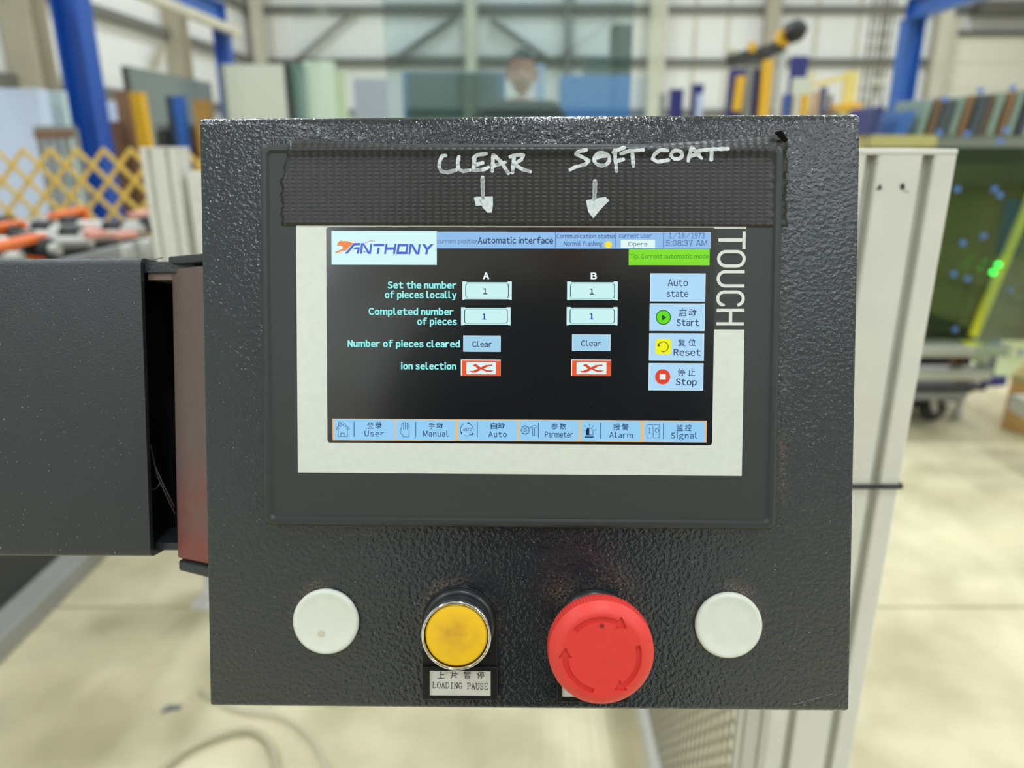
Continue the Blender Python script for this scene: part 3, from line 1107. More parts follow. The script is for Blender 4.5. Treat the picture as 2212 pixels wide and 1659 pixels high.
# right-hand soft keys
for (x0, x1, y0, y1) in ((1405, 1523.5, 591, 651), (1403.5, 1522, 656, 714.5), (1402.5, 1520.5, 720.5, 779), (1401.5, 1519, 785, 843)):
    ui('key_edge', [(x0 - 0.4, y0 - 0.4, x1 + 0.3, y1 + 0.3)], (212, 244, 254), 1)
    ui('soft_key', [(x0 + 1.0, y0 + 1.0, x1 - 1.0, y1 - 0.8)], (176, 220, 250), 2)
T('Auto', 1442, 1486, 617.8, 15, (52, 72, 112))
T('state', 1440, 1486.5, 641.5, 14.5, (52, 72, 112))
shape('start_ring', [circ(1433, 685.5, 16.2, 32)], (24, 86, 40), 3)
shape('start_disc', [circ(1433, 685.5, 14.4, 32)], (98, 224, 20), 4)
shape('start_arrow', [[(1429.8, 679.5), (1439.6, 685.7), (1429.8, 692.6)]], (34, 74, 36), 5)
H('启动', 1466, 667, 1504, 683.5)
T('Start', 1461, 1510, 703.6, 14.2, (28, 50, 92), 0.004)
ui('reset_tile', [(1416, 732, 1450, 765.5)], (246, 244, 10), 3, 0.0011)
icon('reset_arrow', [circ(1433, 749, 10.6, 24, -165, 125), [(1421.4, 748.5), (1422.6, 741.5)], [(1421.6, 748.2), (1426.2, 746.0)]], 1.5, (70, 74, 20), 4)
H('复位', 1465, 732, 1503, 748)
T('Reset', 1455, 1513.5, 768, 14.2, (28, 50, 92), 0.004)
shape('stop_disc', [circ(1431.5, 814, 16.4, 32)], (232, 66, 36), 3)
ui('stop_square', [(1425, 808, 1438, 820)], (238, 244, 244), 4, 0.0002)
H('停止', 1464, 796, 1502, 812)
T('Stop', 1459.5, 1505, 832, 14.2, (28, 50, 92), 0.004)

# menu bar
mb = MB()
for i, (x0, x1) in enumerate(((718.5, 854), (853, 988), (987, 1120), (1119, 1254), (1253, 1388), (1387, 1526.5))):
    dy = i * 0.75
    quad(mb, x0, 904.6 + dy, x1, 951.6 + dy, DZ + STEP)
mb.build('menu_bar', gm((244, 190, 110)), disp)
TIL = ((723, 852, 905.8, 950.5), (856, 984, 906.5, 951), (990, 1117, 907.2, 951.8), (1122, 1250, 908, 952), (1256, 1384, 908.8, 953), (1391, 1522.3, 909.6, 954.5))
for (x0, x1, y0, y1) in TIL:
    ui('menu_key', [(x0 - 0.7, y0, x1 + 0.7, y1)], (150, 208, 248), 2, 0.0004)
for x, y0, y1 in ((765, 911, 943.5), (898, 911.5, 944), (1031, 912, 945), (1163.2, 913, 946), (1297, 914, 947), (1433, 915.5, 948)):
    icon('divider', [[(x, y0), (x, y1)]], 1.4, (30, 58, 96), 3)
for s, x0, y0, x1, y1 in (('登录', 793, 912, 825, 926), ('手动', 926, 912.5, 957, 926.5), ('自动', 1060, 913, 1090, 927), ('参数', 1191, 914, 1223, 928), ('报警', 1325, 915, 1358, 929.5), ('监控', 1461, 917, 1494, 931.5)):
    H(s, x0, y0, x1, y1, (34, 66, 110))
for s, x0, x1, base in (('User', 787.5, 829, 942.6), ('Manual', 914, 969, 943), ('Auto', 1055, 1094.5, 944), ('Parmeter', 1177, 1238, 944.6), ('Alarm', 1316, 1367, 945.8), ('Signal', 1449, 1507, 947)):
    T(s, x0, x1, base, 12.2, (30, 60, 100), gap=0.2 if s != 'Parmeter' else 0.085)
IC = (26, 58, 106)


def c6(pts):
    return [(710 + x / 5.267, 890 + y / 5.267) for x, y in pts]


def c7(pts):
    return [(1110 + x / 5.144, 890 + y / 5.144) for x, y in pts]


icon('home_icon', [c6([(85, 190), (160, 118), (235, 190), (222, 202), (160, 142), (98, 202), (85, 190)]), c6([(108, 195), (108, 278), (212, 278), (212, 195)]), c6([(140, 278), (140, 238), (175, 238), (175, 278)]), c6([(113, 160), (113, 115), (133, 115), (133, 140)])], 1.1, IC)
icon('hand_icon', [c6([(915, 282), (848, 282), (838, 255), (815, 240), (815, 190), (830, 190), (832, 150), (832, 135), (848, 130), (850, 120), (866, 118), (878, 122), (892, 130), (912, 140), (915, 282)]), c6([(832, 190), (832, 225)]), c6([(850, 130), (850, 195)]), c6([(871, 125), (871, 198)]), c6([(892, 132), (892, 198)])], 1.1, (48, 88, 144))
icon('auto_icon', [circ(1008.6, 928, 13.8, 10, -200, -120), circ(1008.6, 928, 13.8, 10, -75, 5), circ(1008.6, 928, 13.8, 10, 50, 112)], 1.2, (30, 52, 90))
shape('auto_arrowhead', [c6([(1565, 122), (1600, 115), (1590, 140)]), c6([(1497, 225), (1518, 232), (1510, 255)]), c6([(1642, 232), (1640, 262), (1615, 262)])], (24, 40, 74), 4)
T('AUTO', 1000, 1019, 930.6, 6.2, (30, 52, 90), 0.01)
gear = []
for i in range(8):
    a = 45 * i
    for (da, rr) in ((-12, 9.4), (12, 9.4), (14, 7.2), (31, 7.2)):
        gear.append((1134.6 + rr * math.cos(R(a + da)), 929 + rr * math.sin(R(a + da))))
gear.append(gear[0])
icon('gear_icon', [gear, circ(1134.6, 929, 3.0, 12) + [(1137.6, 929)]], 1.1, IC)
icon('hammer_icon', [c7([(210, 182), (208, 262), (228, 262), (230, 182)]), c7([(182, 178), (205, 155), (230, 152), (248, 152), (248, 170), (232, 178), (210, 175), (182, 178)])], 1.1, IC)
shape('siren_body', [c7([(803, 255), (803, 205), (815, 182), (838, 175), (838, 255)]), c7([(790, 272), (890, 272), (890, 284), (790, 284)])], (16, 28, 60), 4)
icon('siren_outline', [c7([(803, 255), (803, 205), (815, 183), (840, 175), (865, 184), (880, 208), (880, 255), (803, 255)]), c7([(772, 200), (790, 207)]), c7([(790, 150), (805, 168)]), c7([(840, 133), (840, 158)]), c7([(886, 150), (872, 170)]), c7([(912, 195), (892, 206)])], 1.0, (24, 44, 84))
icon('switch_icon', [c7([(1478, 142), (1542, 142), (1536, 288), (1478, 288), (1478, 142)]), c7([(1558, 142), (1615, 142), (1615, 288), (1548, 288), (1558, 142)])], 1.0, (48, 88, 144))
icon('switch_mark', [c7([(1508, 182), (1506, 230)]), c7([(1498, 182), (1518, 182)]), c7([(1496, 231), (1516, 231)]), circ(1419, 930, 4.0, 14) + [(1423, 930)]], 1.0, (34, 66, 110))

# printed TOUCH running down the border
a90 = R(-90)
hT = HF + 0.0001
vs, fs, wd, cp = line_mesh('TOUCH', 0.0, 0.10)


def touch_letters():
    # letters laid along y, tops to the right: measured spans of each letter
    spans = (('T', 500, 538, 1552, 1611), ('O', 540, 578, 1549, 1611), ('U', 583.5, 621, 1548, 1609.5), ('C', 627.5, 662.5, 1547, 1609), ('H', 667, 703, 1548, 1608))
    W_ = 6.9

    def st(pls):
        mb_ = MB()
        s_ = pan(1581, 600, hT).x - pan(1580, 600, hT).x
        for pl_ in pls:
            clean_ribbon(mb_, [tuple(pan(x, y, hT))[:2] for x, y in pl_], W_ / 2 * s_, hT)
        return mb_
    half = W_ / 2
    for ch, y0, y1, xl_, xr_ in spans:
        yc = (y0 + y1) / 2
        sk = -0.6
        if ch == 'T':
            polys = [[(xr_ - W_, y0), (xr_, y0), (xr_ - 0.7, y1), (xr_ - W_ - 0.5, y1)], [(xl_, yc - half - 0.6), (xr_ - W_ - 0.3, yc - half - 0.6), (xr_ - W_ - 0.3, yc + half - 0.6), (xl_, yc + half - 0.6)]]
            mb2 = MB()
            for pl in polys: mb2.flat([tuple(pan(x, y, hT))[:2] for x, y in pl], hT)
        elif ch == 'H':
            mb2 = MB()
            for pl in ([(xl_, y0), (xr_, y0), (xr_, y0 + W_), (xl_, y0 + W_)], [(xl_ - 1, y1 - W_), (xr_ - 1, y1 - W_), (xr_ - 1, y1), (xl_ - 1, y1)], [(1575, y0 + W_), (1582, y0 + W_), (1581.5, y1 - W_), (1574.5, y1 - W_)]):
                mb2.flat([tuple(pan(x, y, hT))[:2] for x, y in pl], hT)
        else:
            r_ = (y1 - y0) / 2 - half
            la, ra = xl_ + half + r_, xr_ - half - r_
            if ch == 'O':
                pl = circ(ra, yc, r_, 14, -90, 90) + circ(la, yc, r_, 14, 90, 270)
                pl.append(pl[0])
                pls = [pl]
            elif ch == 'U':
                pls = [[(xr_ - 1, yc - r_)] + circ(la, yc, r_, 14, 270, 90)[0:] + [(xr_ - 1.5, yc + r_)]]
            else:
                pls = [[(ra - 9, yc + r_), (ra - 2, yc + r_)] + circ(ra, yc, r_, 14, 90, -90) + circ(la, yc, r_, 14, 270, 90) + [(la + 8, yc + r_)]]
                pls = [[(xr_ - 16, yc + r_ + 1)] + circ(ra, yc, r_, 12, 75, -90) + circ(la, yc, r_, 14, 270, 95) + [(xl_ + 16, yc + r_ + 1)]]
            mb2 = st(pls)
        mb2.build('lettering', m_white, hmi)


touch_letters()

# ---------------------------------------------------------------- black tape with handwriting
m_tape, nt, b = nodes('black_duct_tape')
tcn = nt.nodes.new('ShaderNodeTexCoord')
sp = nt.nodes.new('ShaderNodeSeparateXYZ')
nt.links.new(tcn.outputs['Object'], sp.inputs[0])


def wave(sock, freq):
    mu = nt.nodes.new('ShaderNodeMath'); mu.operation = 'MULTIPLY'; mu.inputs[1].default_value = freq
    si = nt.nodes.new('ShaderNodeMath'); si.operation = 'SINE'
    nt.links.new(sock, mu.inputs[0]); nt.links.new(mu.outputs[0], si.inputs[0])
    return si.outputs[0]


nz = nt.nodes.new('ShaderNodeTexNoise'); nz.inputs['Scale'].default_value = 1100; nz.inputs['Detail'].default_value = 3
nt.links.new(tcn.outputs['Object'], nz.inputs['Vector'])
wx = wave(sp.outputs[0], 2 * math.pi / 0.0031)
wy = wave(sp.outputs[1], 2 * math.pi / 0.0016)
nm = nt.nodes.new('ShaderNodeMath'); nm.operation = 'MULTIPLY'; nm.inputs[1].default_value = 3.0
nt.links.new(nz.outputs['Fac'], nm.inputs[0])
ax = nt.nodes.new('ShaderNodeMath'); ax.operation = 'MULTIPLY_ADD'; ax.inputs[1].default_value = 0.5; ax.inputs[2].default_value = 0.5
nt.links.new(wx, ax.inputs[0])
pr = nt.nodes.new('ShaderNodeMath'); pr.operation = 'MULTIPLY_ADD'
ay = nt.nodes.new('ShaderNodeMath'); ay.operation = 'MULTIPLY'
nt.links.new(ax.outputs[0], ay.inputs[0]); nt.links.new(nm.outputs[0], ay.inputs[1])
nt.links.new(ax.outputs[0], pr.inputs[0]); nt.links.new(wy, pr.inputs[1]); nt.links.new(ay.outputs[0], pr.inputs[2])
bp = nt.nodes.new('ShaderNodeBump'); bp.inputs['Strength'].default_value = 0.7; bp.inputs['Distance'].default_value = 0.00006
nt.links.new(pr.outputs[0], bp.inputs['Height'])
nt.links.new(bp.outputs['Normal'], b.inputs['Normal'])
cr_ = nt.nodes.new('ShaderNodeValToRGB')
cr_.color_ramp.elements[0].color = lin((33, 33, 31)); cr_.color_ramp.elements[1].color = lin((46, 45, 42))
cr_.color_ramp.elements[0].position = 0.3; cr_.color_ramp.elements[1].position = 1.0
nt.links.new(pr.outputs[0], cr_.inputs[0]); nt.links.new(cr_.outputs[0], b.inputs['Base Color'])
b.inputs['Roughness'].default_value = 0.34
b.inputs['Specular IOR Level'].default_value = 0.5

tp = proot('black_tape', pan(1150, 400, HR).x, pan(1150, 488, HR).y, HR, 'strip of black cloth tape stuck across the top of the touch screen', 'tape')
HT = HR + 0.0002
NX = 120
lj = [random.uniform(-1, 1) for _ in range(40)]


def tape_left(v):          # ragged left end, v = 0 bottom .. 1 top
    base = 608 if v < 0.55 else 608 + (v - 0.55) * 34
    return base + 2.0 * math.sin(v * 31) + 1.2 * math.sin(v * 77 + 1)


def tape_right(v):
    return 1699 + 1.6 * math.sin(v * 47) + 1.6 * math.sin(v * 23 + 2)


def tape_top(u):           # height of the loose upper edge above the housing, in photo pixels
    l = max(0, 1 - u / 0.34)
    r = max(0, (u - 0.60) / 0.40)
    return 317 - 15 * l ** 0.8 * (1 if u > 0.02 else 0.8) - 24 * r ** 1.15


rows = []
vs, fs = [], []
# rows bottom to top: flat on the face, over the rim, loose edge, tucked back
spec = [('y', 488 - 6 * i, HF + 0.0003) for i in range(22)] + [('y', 350, HF + 0.00036), ('y', 343, HF + 0.00042), ('y', 336, HF + 0.0005),
        ('y', 327, HT), ('y', 321, HT + 0.0001), ('t', 0.35, HR - 0.0002), ('t', 0.75, HR - 0.0010), ('t', 1.0, HR - 0.0022), ('t', 0.97, HR - 0.0040)]
jl = [random.uniform(-2.2, 2.2) for _ in spec]
jr = [random.uniform(-3.0, 3.0) for _ in spec]
for ri, (kd_, val, h) in enumerate(spec):
    v = min(1.0, (488 - (val if kd_ == 'y' else 318)) / 172.0)
    for i in range(NX + 1):
        u = i / NX
        px = (tape_left(v) + (jl[ri] if kd_ == 'y' else 0)) * (1 - u) ** 1 + (tape_right(v) + (jr[ri] if kd_ == 'y' else 0)) * u
        if 0.03 < u < 0.97: px = tape_left(v) * (1 - u) + tape_right(v) * u
        py = val if kd_ == 'y' else 321 + (tape_top(u) - 321) * val
        if kd_ == 'y': py += (u - 0.5) * 3.0 * (1 if val > 400 else max(0, (val - 350) / 50.0))
        hh = h
        ex = max(0.0, px - 1668)                # past the housing the end drops towards the box
        if ex > 0:
            hh = h - 0.0042 * min(1.0, (ex / 26.0)) ** 1.5 + 0.0003 * math.sin(ri * 1.9)
        if kd_ == 't' and u > 0.985: hh += 0.0010; py -= 3
        q = pan(px, py, hh)
        vs.append(tuple(q))
for r_i in range(len(spec) - 1):
    for i in range(NX):
        k = r_i * (NX + 1) + i
        fs.append((k, k + 1, k + NX + 2, k + NX + 1))
tm = MB().add(vs, fs, True).build('tape_strip', m_tape, tp)
so = tm.modifiers.new('th', 'SOLIDIFY'); so.thickness = 0.00022; so.offset = 1
# torn, curled corner and ragged right end
m_tb = mat('tape_underside', (24, 24, 23), 0.35)
cl = MB()
cc = [(1672, 287, HR - 0.001), (1688, 281, HR + 0.002), (1702, 302, HR - 0.001), (1697, 308, HR - 0.003), (1683, 298, HR - 0.002)]
cl.add([tuple(pan(*q)) for q in cc], [(0, 1, 2, 3, 4)])
co = cl.build('curled_corner', m_tb, tp)
so = co.modifiers.new('th', 'SOLIDIFY'); so.thickness = 0.0003
rg = MB()
for i in range(16):
    y = 312 + i * 11 + random.uniform(-2, 2)
    d = random.uniform(2, 9) if i > 3 else random.uniform(0, 3)
    rg.add([tuple(pan(1694, y, 0.0022)), tuple(pan(1699 + d * 0.5, y + 4, 0.0012)), tuple(pan(1694, y + 10, 0.0022))], [(0, 1, 2)])
ro = rg.build('frayed_edge', m_tb, tp)
so = ro.modifiers.new('th', 'SOLIDIFY'); so.thickness = 0.0002
m_ink = mat('white_marker', (208, 216, 218), 0.5, var=0.16, vscale=900, bump=0.2, bscale=1200, bdist=0.0001)
HK = HF + 0.00062


def k5(pts):
    return [(560 + x / 3.814, 270 + y / 3.814) for x, y in pts]


def k6(pts):
    return [(1140 + x / 2.989, 230 + y / 2.989) for x, y in pts]


def ell(cx, cy, rx, ry, n=18):
    return [(cx + rx * math.cos(2 * math.pi * i / n), cy + ry * math.sin(2 * math.pi * i / n)) for i in range(n + 1)]


def tape_h(py):
    """height of the tape's surface at a photo row"""
    prev = None
    for kd_, val, h in spec:
        if kd_ != 'y': break
        if prev is not None and val <= py <= prev[0]:
            f_ = (prev[0] - py) / (prev[0] - val)
            return prev[1] + (h - prev[1]) * f_
        prev = (val, h)
    return HF + 0.0003 if py > 400 else HT


def ink(name, pls, wpx, polys=()):
    mb = MB()
    lift = 0.00042
    for pl in pls:
        fine = []
        for i in range(len(pl) - 1):
            n_ = max(1, int(math.hypot(pl[i + 1][0] - pl[i][0], pl[i + 1][1] - pl[i][1]) / 4))
            fine += [(pl[i][0] + (pl[i + 1][0] - pl[i][0]) * k / n_, pl[i][1] + (pl[i + 1][1] - pl[i][1]) * k / n_) for k in range(n_)]
        fine.append(pl[-1])
        for i in range(len(fine)):
            cx_, cy_ = fine[i]
            w_ = wpx / 2 * (1 + 0.10 * math.sin(i * 1.7) + 0.06 * math.sin(i * 0.6))
            pts = [(cx_ + w_ * math.cos(k * math.pi / 4), cy_ + w_ * math.sin(k * math.pi / 4)) for k in range(8)]
            mb.add([tuple(pan(x, y, tape_h(y) + lift)) for x, y in pts], [tuple(range(8))])
            if i + 1 < len(fine):
                dx, dy = fine[i + 1][0] - cx_, fine[i + 1][1] - cy_
                L_ = math.hypot(dx, dy) or 1
                nx, ny = -dy / L_ * w_, dx / L_ * w_
                pts = [(cx_ + nx, cy_ + ny), (cx_ - nx, cy_ - ny), (fine[i + 1][0] - nx, fine[i + 1][1] - ny), (fine[i + 1][0] + nx, fine[i + 1][1] + ny)]
                mb.add([tuple(pan(x, y, tape_h(y) + lift)) for x, y in pts], [(0, 1, 2, 3)])
    for pl in polys:
        mb.add([tuple(pan(x, y, tape_h(y) + lift)) for x, y in pl], [tuple(range(len(pl)))])
    return mb.build(name, m_ink, tp)


WD = 7.9
ink('handwriting', [k5([(1535, 252), (1508, 255), (1488, 295), (1482, 345), (1500, 382), (1550, 392), (1620, 372)])], WD)
ink('handwriting', [k5([(1645, 262), (1634, 310), (1640, 362), (1680, 382), (1735, 372)])], WD)
ink('handwriting', [k5([(1870, 236), (1800, 246), (1762, 272)]), k5([(1775, 262), (1764, 372)]), k5([(1775, 330), (1840, 312)]), k5([(1764, 372), (1850, 366), (1890, 348)])], WD)
ink('handwriting', [k5([(1928, 246), (1920, 380)]), k5([(1930, 246), (1990, 302), (2052, 396)]), k5([(1922, 340), (2025, 308)])], WD)
ink('handwriting', [k5([(2068, 262), (2125, 246), (2178, 248), (2160, 285), (2100, 322)]), k5([(2100, 256), (2086, 392)]), k5([(2100, 322), (2160, 362), (2232, 384)])], WD)
ink('hand_drawn_arrow', [k5([(1840, 432), (1842, 600)])], 8.4, [k5([(1768, 598), (1800, 588), (1850, 660), (1785, 668)]), k5([(1800, 590), (1925, 588), (1926, 660), (1915, 722), (1880, 722), (1840, 680)])])
ink('handwriting', [k6([(378, 280), (330, 290), (310, 308), (365, 332), (394, 352), (372, 374), (305, 392), (274, 408)])], WD)
ink('handwriting', [k6(ell(478, 340, 50, 42)), k6([(436, 336), (470, 322), (515, 318)])], WD)
ink('handwriting', [k6([(562, 282), (566, 340), (574, 418)]), k6([(552, 296), (590, 278), (624, 264)]), k6([(572, 352), (618, 342)])], WD)
ink('handwriting', [k6([(602, 304), (660, 286), (744, 281)]), k6([(676, 300), (682, 386)])], WD)
ink('handwriting', [k6([(902, 284), (855, 280), (818, 308), (806, 338), (838, 358), (908, 346)])], WD)
ink('handwriting', [k6(ell(962, 312, 36, 28))], WD)
ink('handwriting', [k6([(1060, 262), (1045, 310), (1036, 352)]), k6([(1060, 262), (1090, 300), (1122, 334)]), k6([(1040, 322), (1105, 306)])], WD)
ink('handwriting', [k6([(1092, 288), (1180, 276), (1292, 273)]), k6([(1188, 282), (1185, 344)])], WD)
ink('hand_drawn_arrow', [k6([(434, 482), (430, 600)])], 9.0, [k6([(376, 606), (440, 594), (500, 584), (528, 606), (470, 665), (424, 722), (390, 680)])])

# ---------------------------------------------------------------- blanking plugs
m_plug = mat('off_white_plastic', (216, 220, 206), 0.42, spec=0.4, var=0.025, vscale=220)


def plug(i, label):
    hx, hy = HOLES[i]
    rt_ = proot('blanking_plug', hx, hy, 0.0, label, 'hole plug', 'round blanking plugs in the control box')
    rr = 0.01405
    mbp = MB().lathe([(rr - 0.0004, 0.0), (rr, 0.0006), (rr, 0.0016), (rr - 0.0004, 0.0023), (rr - 0.0011, 0.0027), (rr - 0.0019, 0.0027), (rr - 0.0030, 0.0023), (rr - 0.006, 0.0021), (0.0, 0.0021)], hx, hy, 72)
    mbp.build('cap', m_plug, rt_)
    return rt_


pl0 = plug(0, 'off-white round plug with a small brown stain, beside the yellow button')
q = pan(694, 1369, 0.0023)
st_ = MB()
st_.flat([(q.x + 0.00135 * math.cos(a * math.pi / 6) * (1 + 0.12 * math.sin(a * 2.3)), q.y + 0.00135 * math.sin(a * math.pi / 6)) for a in range(12)], 0.00236)
st_.build('stain', mat('tan_stain', (206, 194, 168), 0.5), pl0)
plug(3, 'clean off-white round plug beside the red emergency button')

# ---------------------------------------------------------------- button legend holders
m_blk = mat('black_plastic', (20, 21, 22), 0.32, spec=0.45)
m_ring = mat('black_ring', (44, 47, 48), 0.28, spec=0.5)
m_label = mat('silver_label', (214, 213, 202), 0.4, var=0.04, vscale=200)
m_txt = mat('black_print', (24, 26, 28), 0.6)
m_chrome = mat('chrome', (225, 228, 232), 0.08, 1.0)


def legend(parent, hx, hy, x0, x1, yb, lab):
    """plate under a button: round top with an oblong label holder below"""
    pts = []
    r_ = (x1 - x0) / 2
    for i in range(25):
        a = R(180.0 * i / 24)
        pts.append((hx + r_ * math.cos(a), hy + r_ * math.sin(a)))
    pts += [(x0, yb), (x1, yb)]
    MB().prism(pts, 0.0, 0.0022).build('legend_plate', m_blk, parent, 0.0003)
    # holder frame and label
    lx0, lx1, ly0, ly1 = lab
    fr = MB()
    t_ = 0.0008
    fr.box(x0, lx0, yb, ly1 + 0.002, 0.0022, 0.0038)
    fr.box(lx1, x1, yb, ly1 + 0.002, 0.0022, 0.0038)
    fr.box(lx0, lx1, yb, ly0, 0.0022, 0.0034)
    fr.box(lx0, lx1, ly1, ly1 + 0.002, 0.0022, 0.0034)
    fr.build('label_frame', m_blk, parent, 0.0003)
    MB().box(lx0, lx1, ly0, ly1, 0.0022, 0.0031).build('label', m_label, parent)


hx, hy = HOLES[1]
btn = proot('push_button', hx, hy, 0.0, 'yellow push button in a chrome ring with a loading pause label', 'push button')
x0, x1 = pan(913, 1460, 0.003).x, pan(1075, 1460, 0.003).x
yb = pan(993, 1511, 0.003).y
la = pan(928, 1449, 0.0031); lb = pan(1060, 1503, 0.0031)
legend(btn, hx, hy, x0, x1, yb, (la.x, lb.x, lb.y, la.y))
rr = 0.0152
MB().lathe([(rr, 0.002), (rr, 0.0045), (rr - 0.0006, 0.0052), (rr - 0.0022, 0.0054), (rr - 0.0026, 0.0050)], hx, hy, 72).build('base_ring', m_ring, btn)
MB().lathe([(0.0128, 0.004), (0.0138, 0.0070), (0.0142, 0.0128), (0.0143, 0.0138)], hx, hy, 72).build('collar', mat('grey_collar', (70, 74, 76), 0.3, 0.5), btn)
MB().lathe([(0.0143, 0.0138), (0.01445, 0.0150), (0.0142, 0.0160), (0.0136, 0.0166), (0.0131, 0.0163), (0.01295, 0.0152), (0.0129, 0.0120)], hx, hy, 96).build('chrome_ring', m_chrome, btn)
m_yel, nt, b = nodes('worn_yellow_plastic')
tcn = nt.nodes.new('ShaderNodeTexCoord')
ny = nt.nodes.new('ShaderNodeTexNoise'); ny.inputs['Scale'].default_value = 160; ny.inputs['Detail'].default_value = 6
nt.links.new(tcn.outputs['Object'], ny.inputs['Vector'])
dy = nt.nodes.new('ShaderNodeVectorMath'); dy.operation = 'DISTANCE'; dy.inputs[1].default_value = (hx, hy, 0.0155)
nt.links.new(tcn.outputs['Object'], dy.inputs[0])
mr = nt.nodes.new('ShaderNodeMapRange'); mr.inputs[1].default_value = 0.004; mr.inputs[2].default_value = 0.012; mr.inputs[3].default_value = 1.0; mr.inputs[4].default_value = 0.0
nt.links.new(dy.outputs['Value'], mr.inputs[0])
ml = nt.nodes.new('ShaderNodeMath'); ml.operation = 'MULTIPLY'
nr = nt.nodes.new('ShaderNodeMapRange'); nr.inputs[1].default_value = 0.3; nr.inputs[2].default_value = 0.7; nr.inputs[3].default_value = 0.25
nt.links.new(ny.outputs['Fac'], nr.inputs[0])
nt.links.new(mr.outputs[0], ml.inputs[0]); nt.links.new(nr.outputs[0], ml.inputs[1])
mc = nt.nodes.new('ShaderNodeMixRGB'); mc.inputs[1].default_value = lin((248, 198, 22)); mc.inputs[2].default_value = lin((204, 152, 40))
nt.links.new(ml.outputs[0], mc.inputs[0]); nt.links.new(mc.outputs[0], b.inputs['Base Color'])
b.inputs['Roughness'].default_value = 0.5
MB().lathe([(0.0128, 0.0120), (0.0128, 0.0148), (0.0124, 0.0155), (0.0116, 0.0157), (0.0, 0.0157)], hx, hy, 72).build('button_cap', m_yel, btn)
hanzi(btn, 'lettering', '上片暂停', 945, 1450.5, 1046, 1466, m_txt, 0.00318, 0.002)
# serif capitals drawn stroke by stroke
LETT = {
    'L': [[(.15, 0), (.15, 1)], [(.15, 0), (.85, 0), (.88, .18)], [(0, 1), (.32, 1)], [(0, 0), (.15, 0)]],
    'O': [[(.5 + .45 * math.cos(i * math.pi / 8), .5 + .52 * math.sin(i * math.pi / 8)) for i in range(17)]],
    'A': [[(.1, 0), (.5, 1)], [(.5, 1), (.88, 0)], [(.27, .36), (.72, .36)], [(0, 0), (.25, 0)], [(.72, 0), (1, 0)]],
    'D': [[(.15, 0), (.15, 1)], [(0, 1), (.5, 1), (.82, .82), (.92, .5), (.82, .18), (.5, 0), (0, 0)]],
    'I': [[(.5, 0), (.5, 1)], [(.28, 1), (.72, 1)], [(.28, 0), (.72, 0)]],
    'N': [[(.14, 0), (.14, 1)], [(.14, 1), (.84, 0)], [(.84, 0), (.84, 1)], [(0, 1), (.16, 1)], [(0, 0), (.28, 0)], [(.7, 1), (1, 1)]],
    'G': [[(.86, .74), (.8, .92), (.5, 1.02), (.2, .86), (.07, .5), (.2, .14), (.5, -.02), (.82, .1), (.82, .44)], [(.6, .44), (1, .44)]],
    'P': [[(.18, 0), (.18, 1)], [(0, 1), (.6, 1), (.88, .88), (.88, .62), (.6, .48), (.18, .48)], [(0, 0), (.38, 0)]],
    'U': [[(.14, 1), (.14, .25), (.3, .03), (.52, -.02), (.74, .06), (.84, .28), (.84, 1)], [(0, 1), (.3, 1)], [(.7, 1), (1, 1)]],
    'S': [[(.84, .72), (.8, .94), (.5, 1.02), (.2, .92), (.16, .7), (.4, .54), (.72, .42), (.88, .24), (.74, .04), (.45, -.02), (.16, .08), (.12, .3)]],
    'E': [[(.15, 0), (.15, 1)], [(0, 1), (.84, 1), (.86, .82)], [(.15, .52), (.62, .52)], [(0, 0), (.86, 0), (.9, .2)]],
}
lt = MB()
W13 = (1055 - 934) / 13.0
for i, ch in enumerate('LOADING PAUSE'):
    if ch == ' ': continue
    bx = 934 + i * W13
    by = 1486.0 + i * 0.28
    strokes(lt, [[(bx + 0.6 + u * (W13 - 1.4), by - v * 12.6) for u, v in pl] for pl in LETT[ch]], 1.25, 0.00318)
lt.build('lettering', m_txt, btn)

# ---------------------------------------------------------------- emergency stop
m_red = mat('red_plastic', (222, 62, 54), 0.42, spec=0.4, var=0.03, vscale=150)
m_redd = mat('red_plastic_groove', (190, 42, 40), 0.5, spec=0.35)
hx, hy = HOLES[2]
est = proot('emergency_stop', hx, hy, 0.0, 'red mushroom emergency stop button with three engraved turning arrows', 'emergency stop')
x0, x1 = pan(1203, 1460, 0.003).x, pan(1357, 1460, 0.003).x
yb = pan(1280, 1516, 0.003).y
la = pan(1214, 1452, 0.0031); lb = pan(1346, 1506, 0.0031)
legend(est, hx, hy, x0, x1, yb, (la.x, lb.x, lb.y, la.y))
MB().lathe([(0.0149, 0.002), (0.0149, 0.0044), (0.0143, 0.0052), (0.0128, 0.0054), (0.0124, 0.0050)], hx, hy, 72).build('base_ring', m_ring, est)
MB().lathe([(0.0128, 0.004), (0.0126, 0.012), (0.0118, 0.018), (0.0115, 0.024)], hx, hy, 72).build('stem', mat('grey_stem', (66, 76, 78), 0.35), est)
RM = 0.0203


def knurl(i, k):
    return 1.0 + (0.010 * math.cos(2 * math.pi * k / 4.0) if 2 <= i <= 4 else 0.0)


NK = 4 * 96
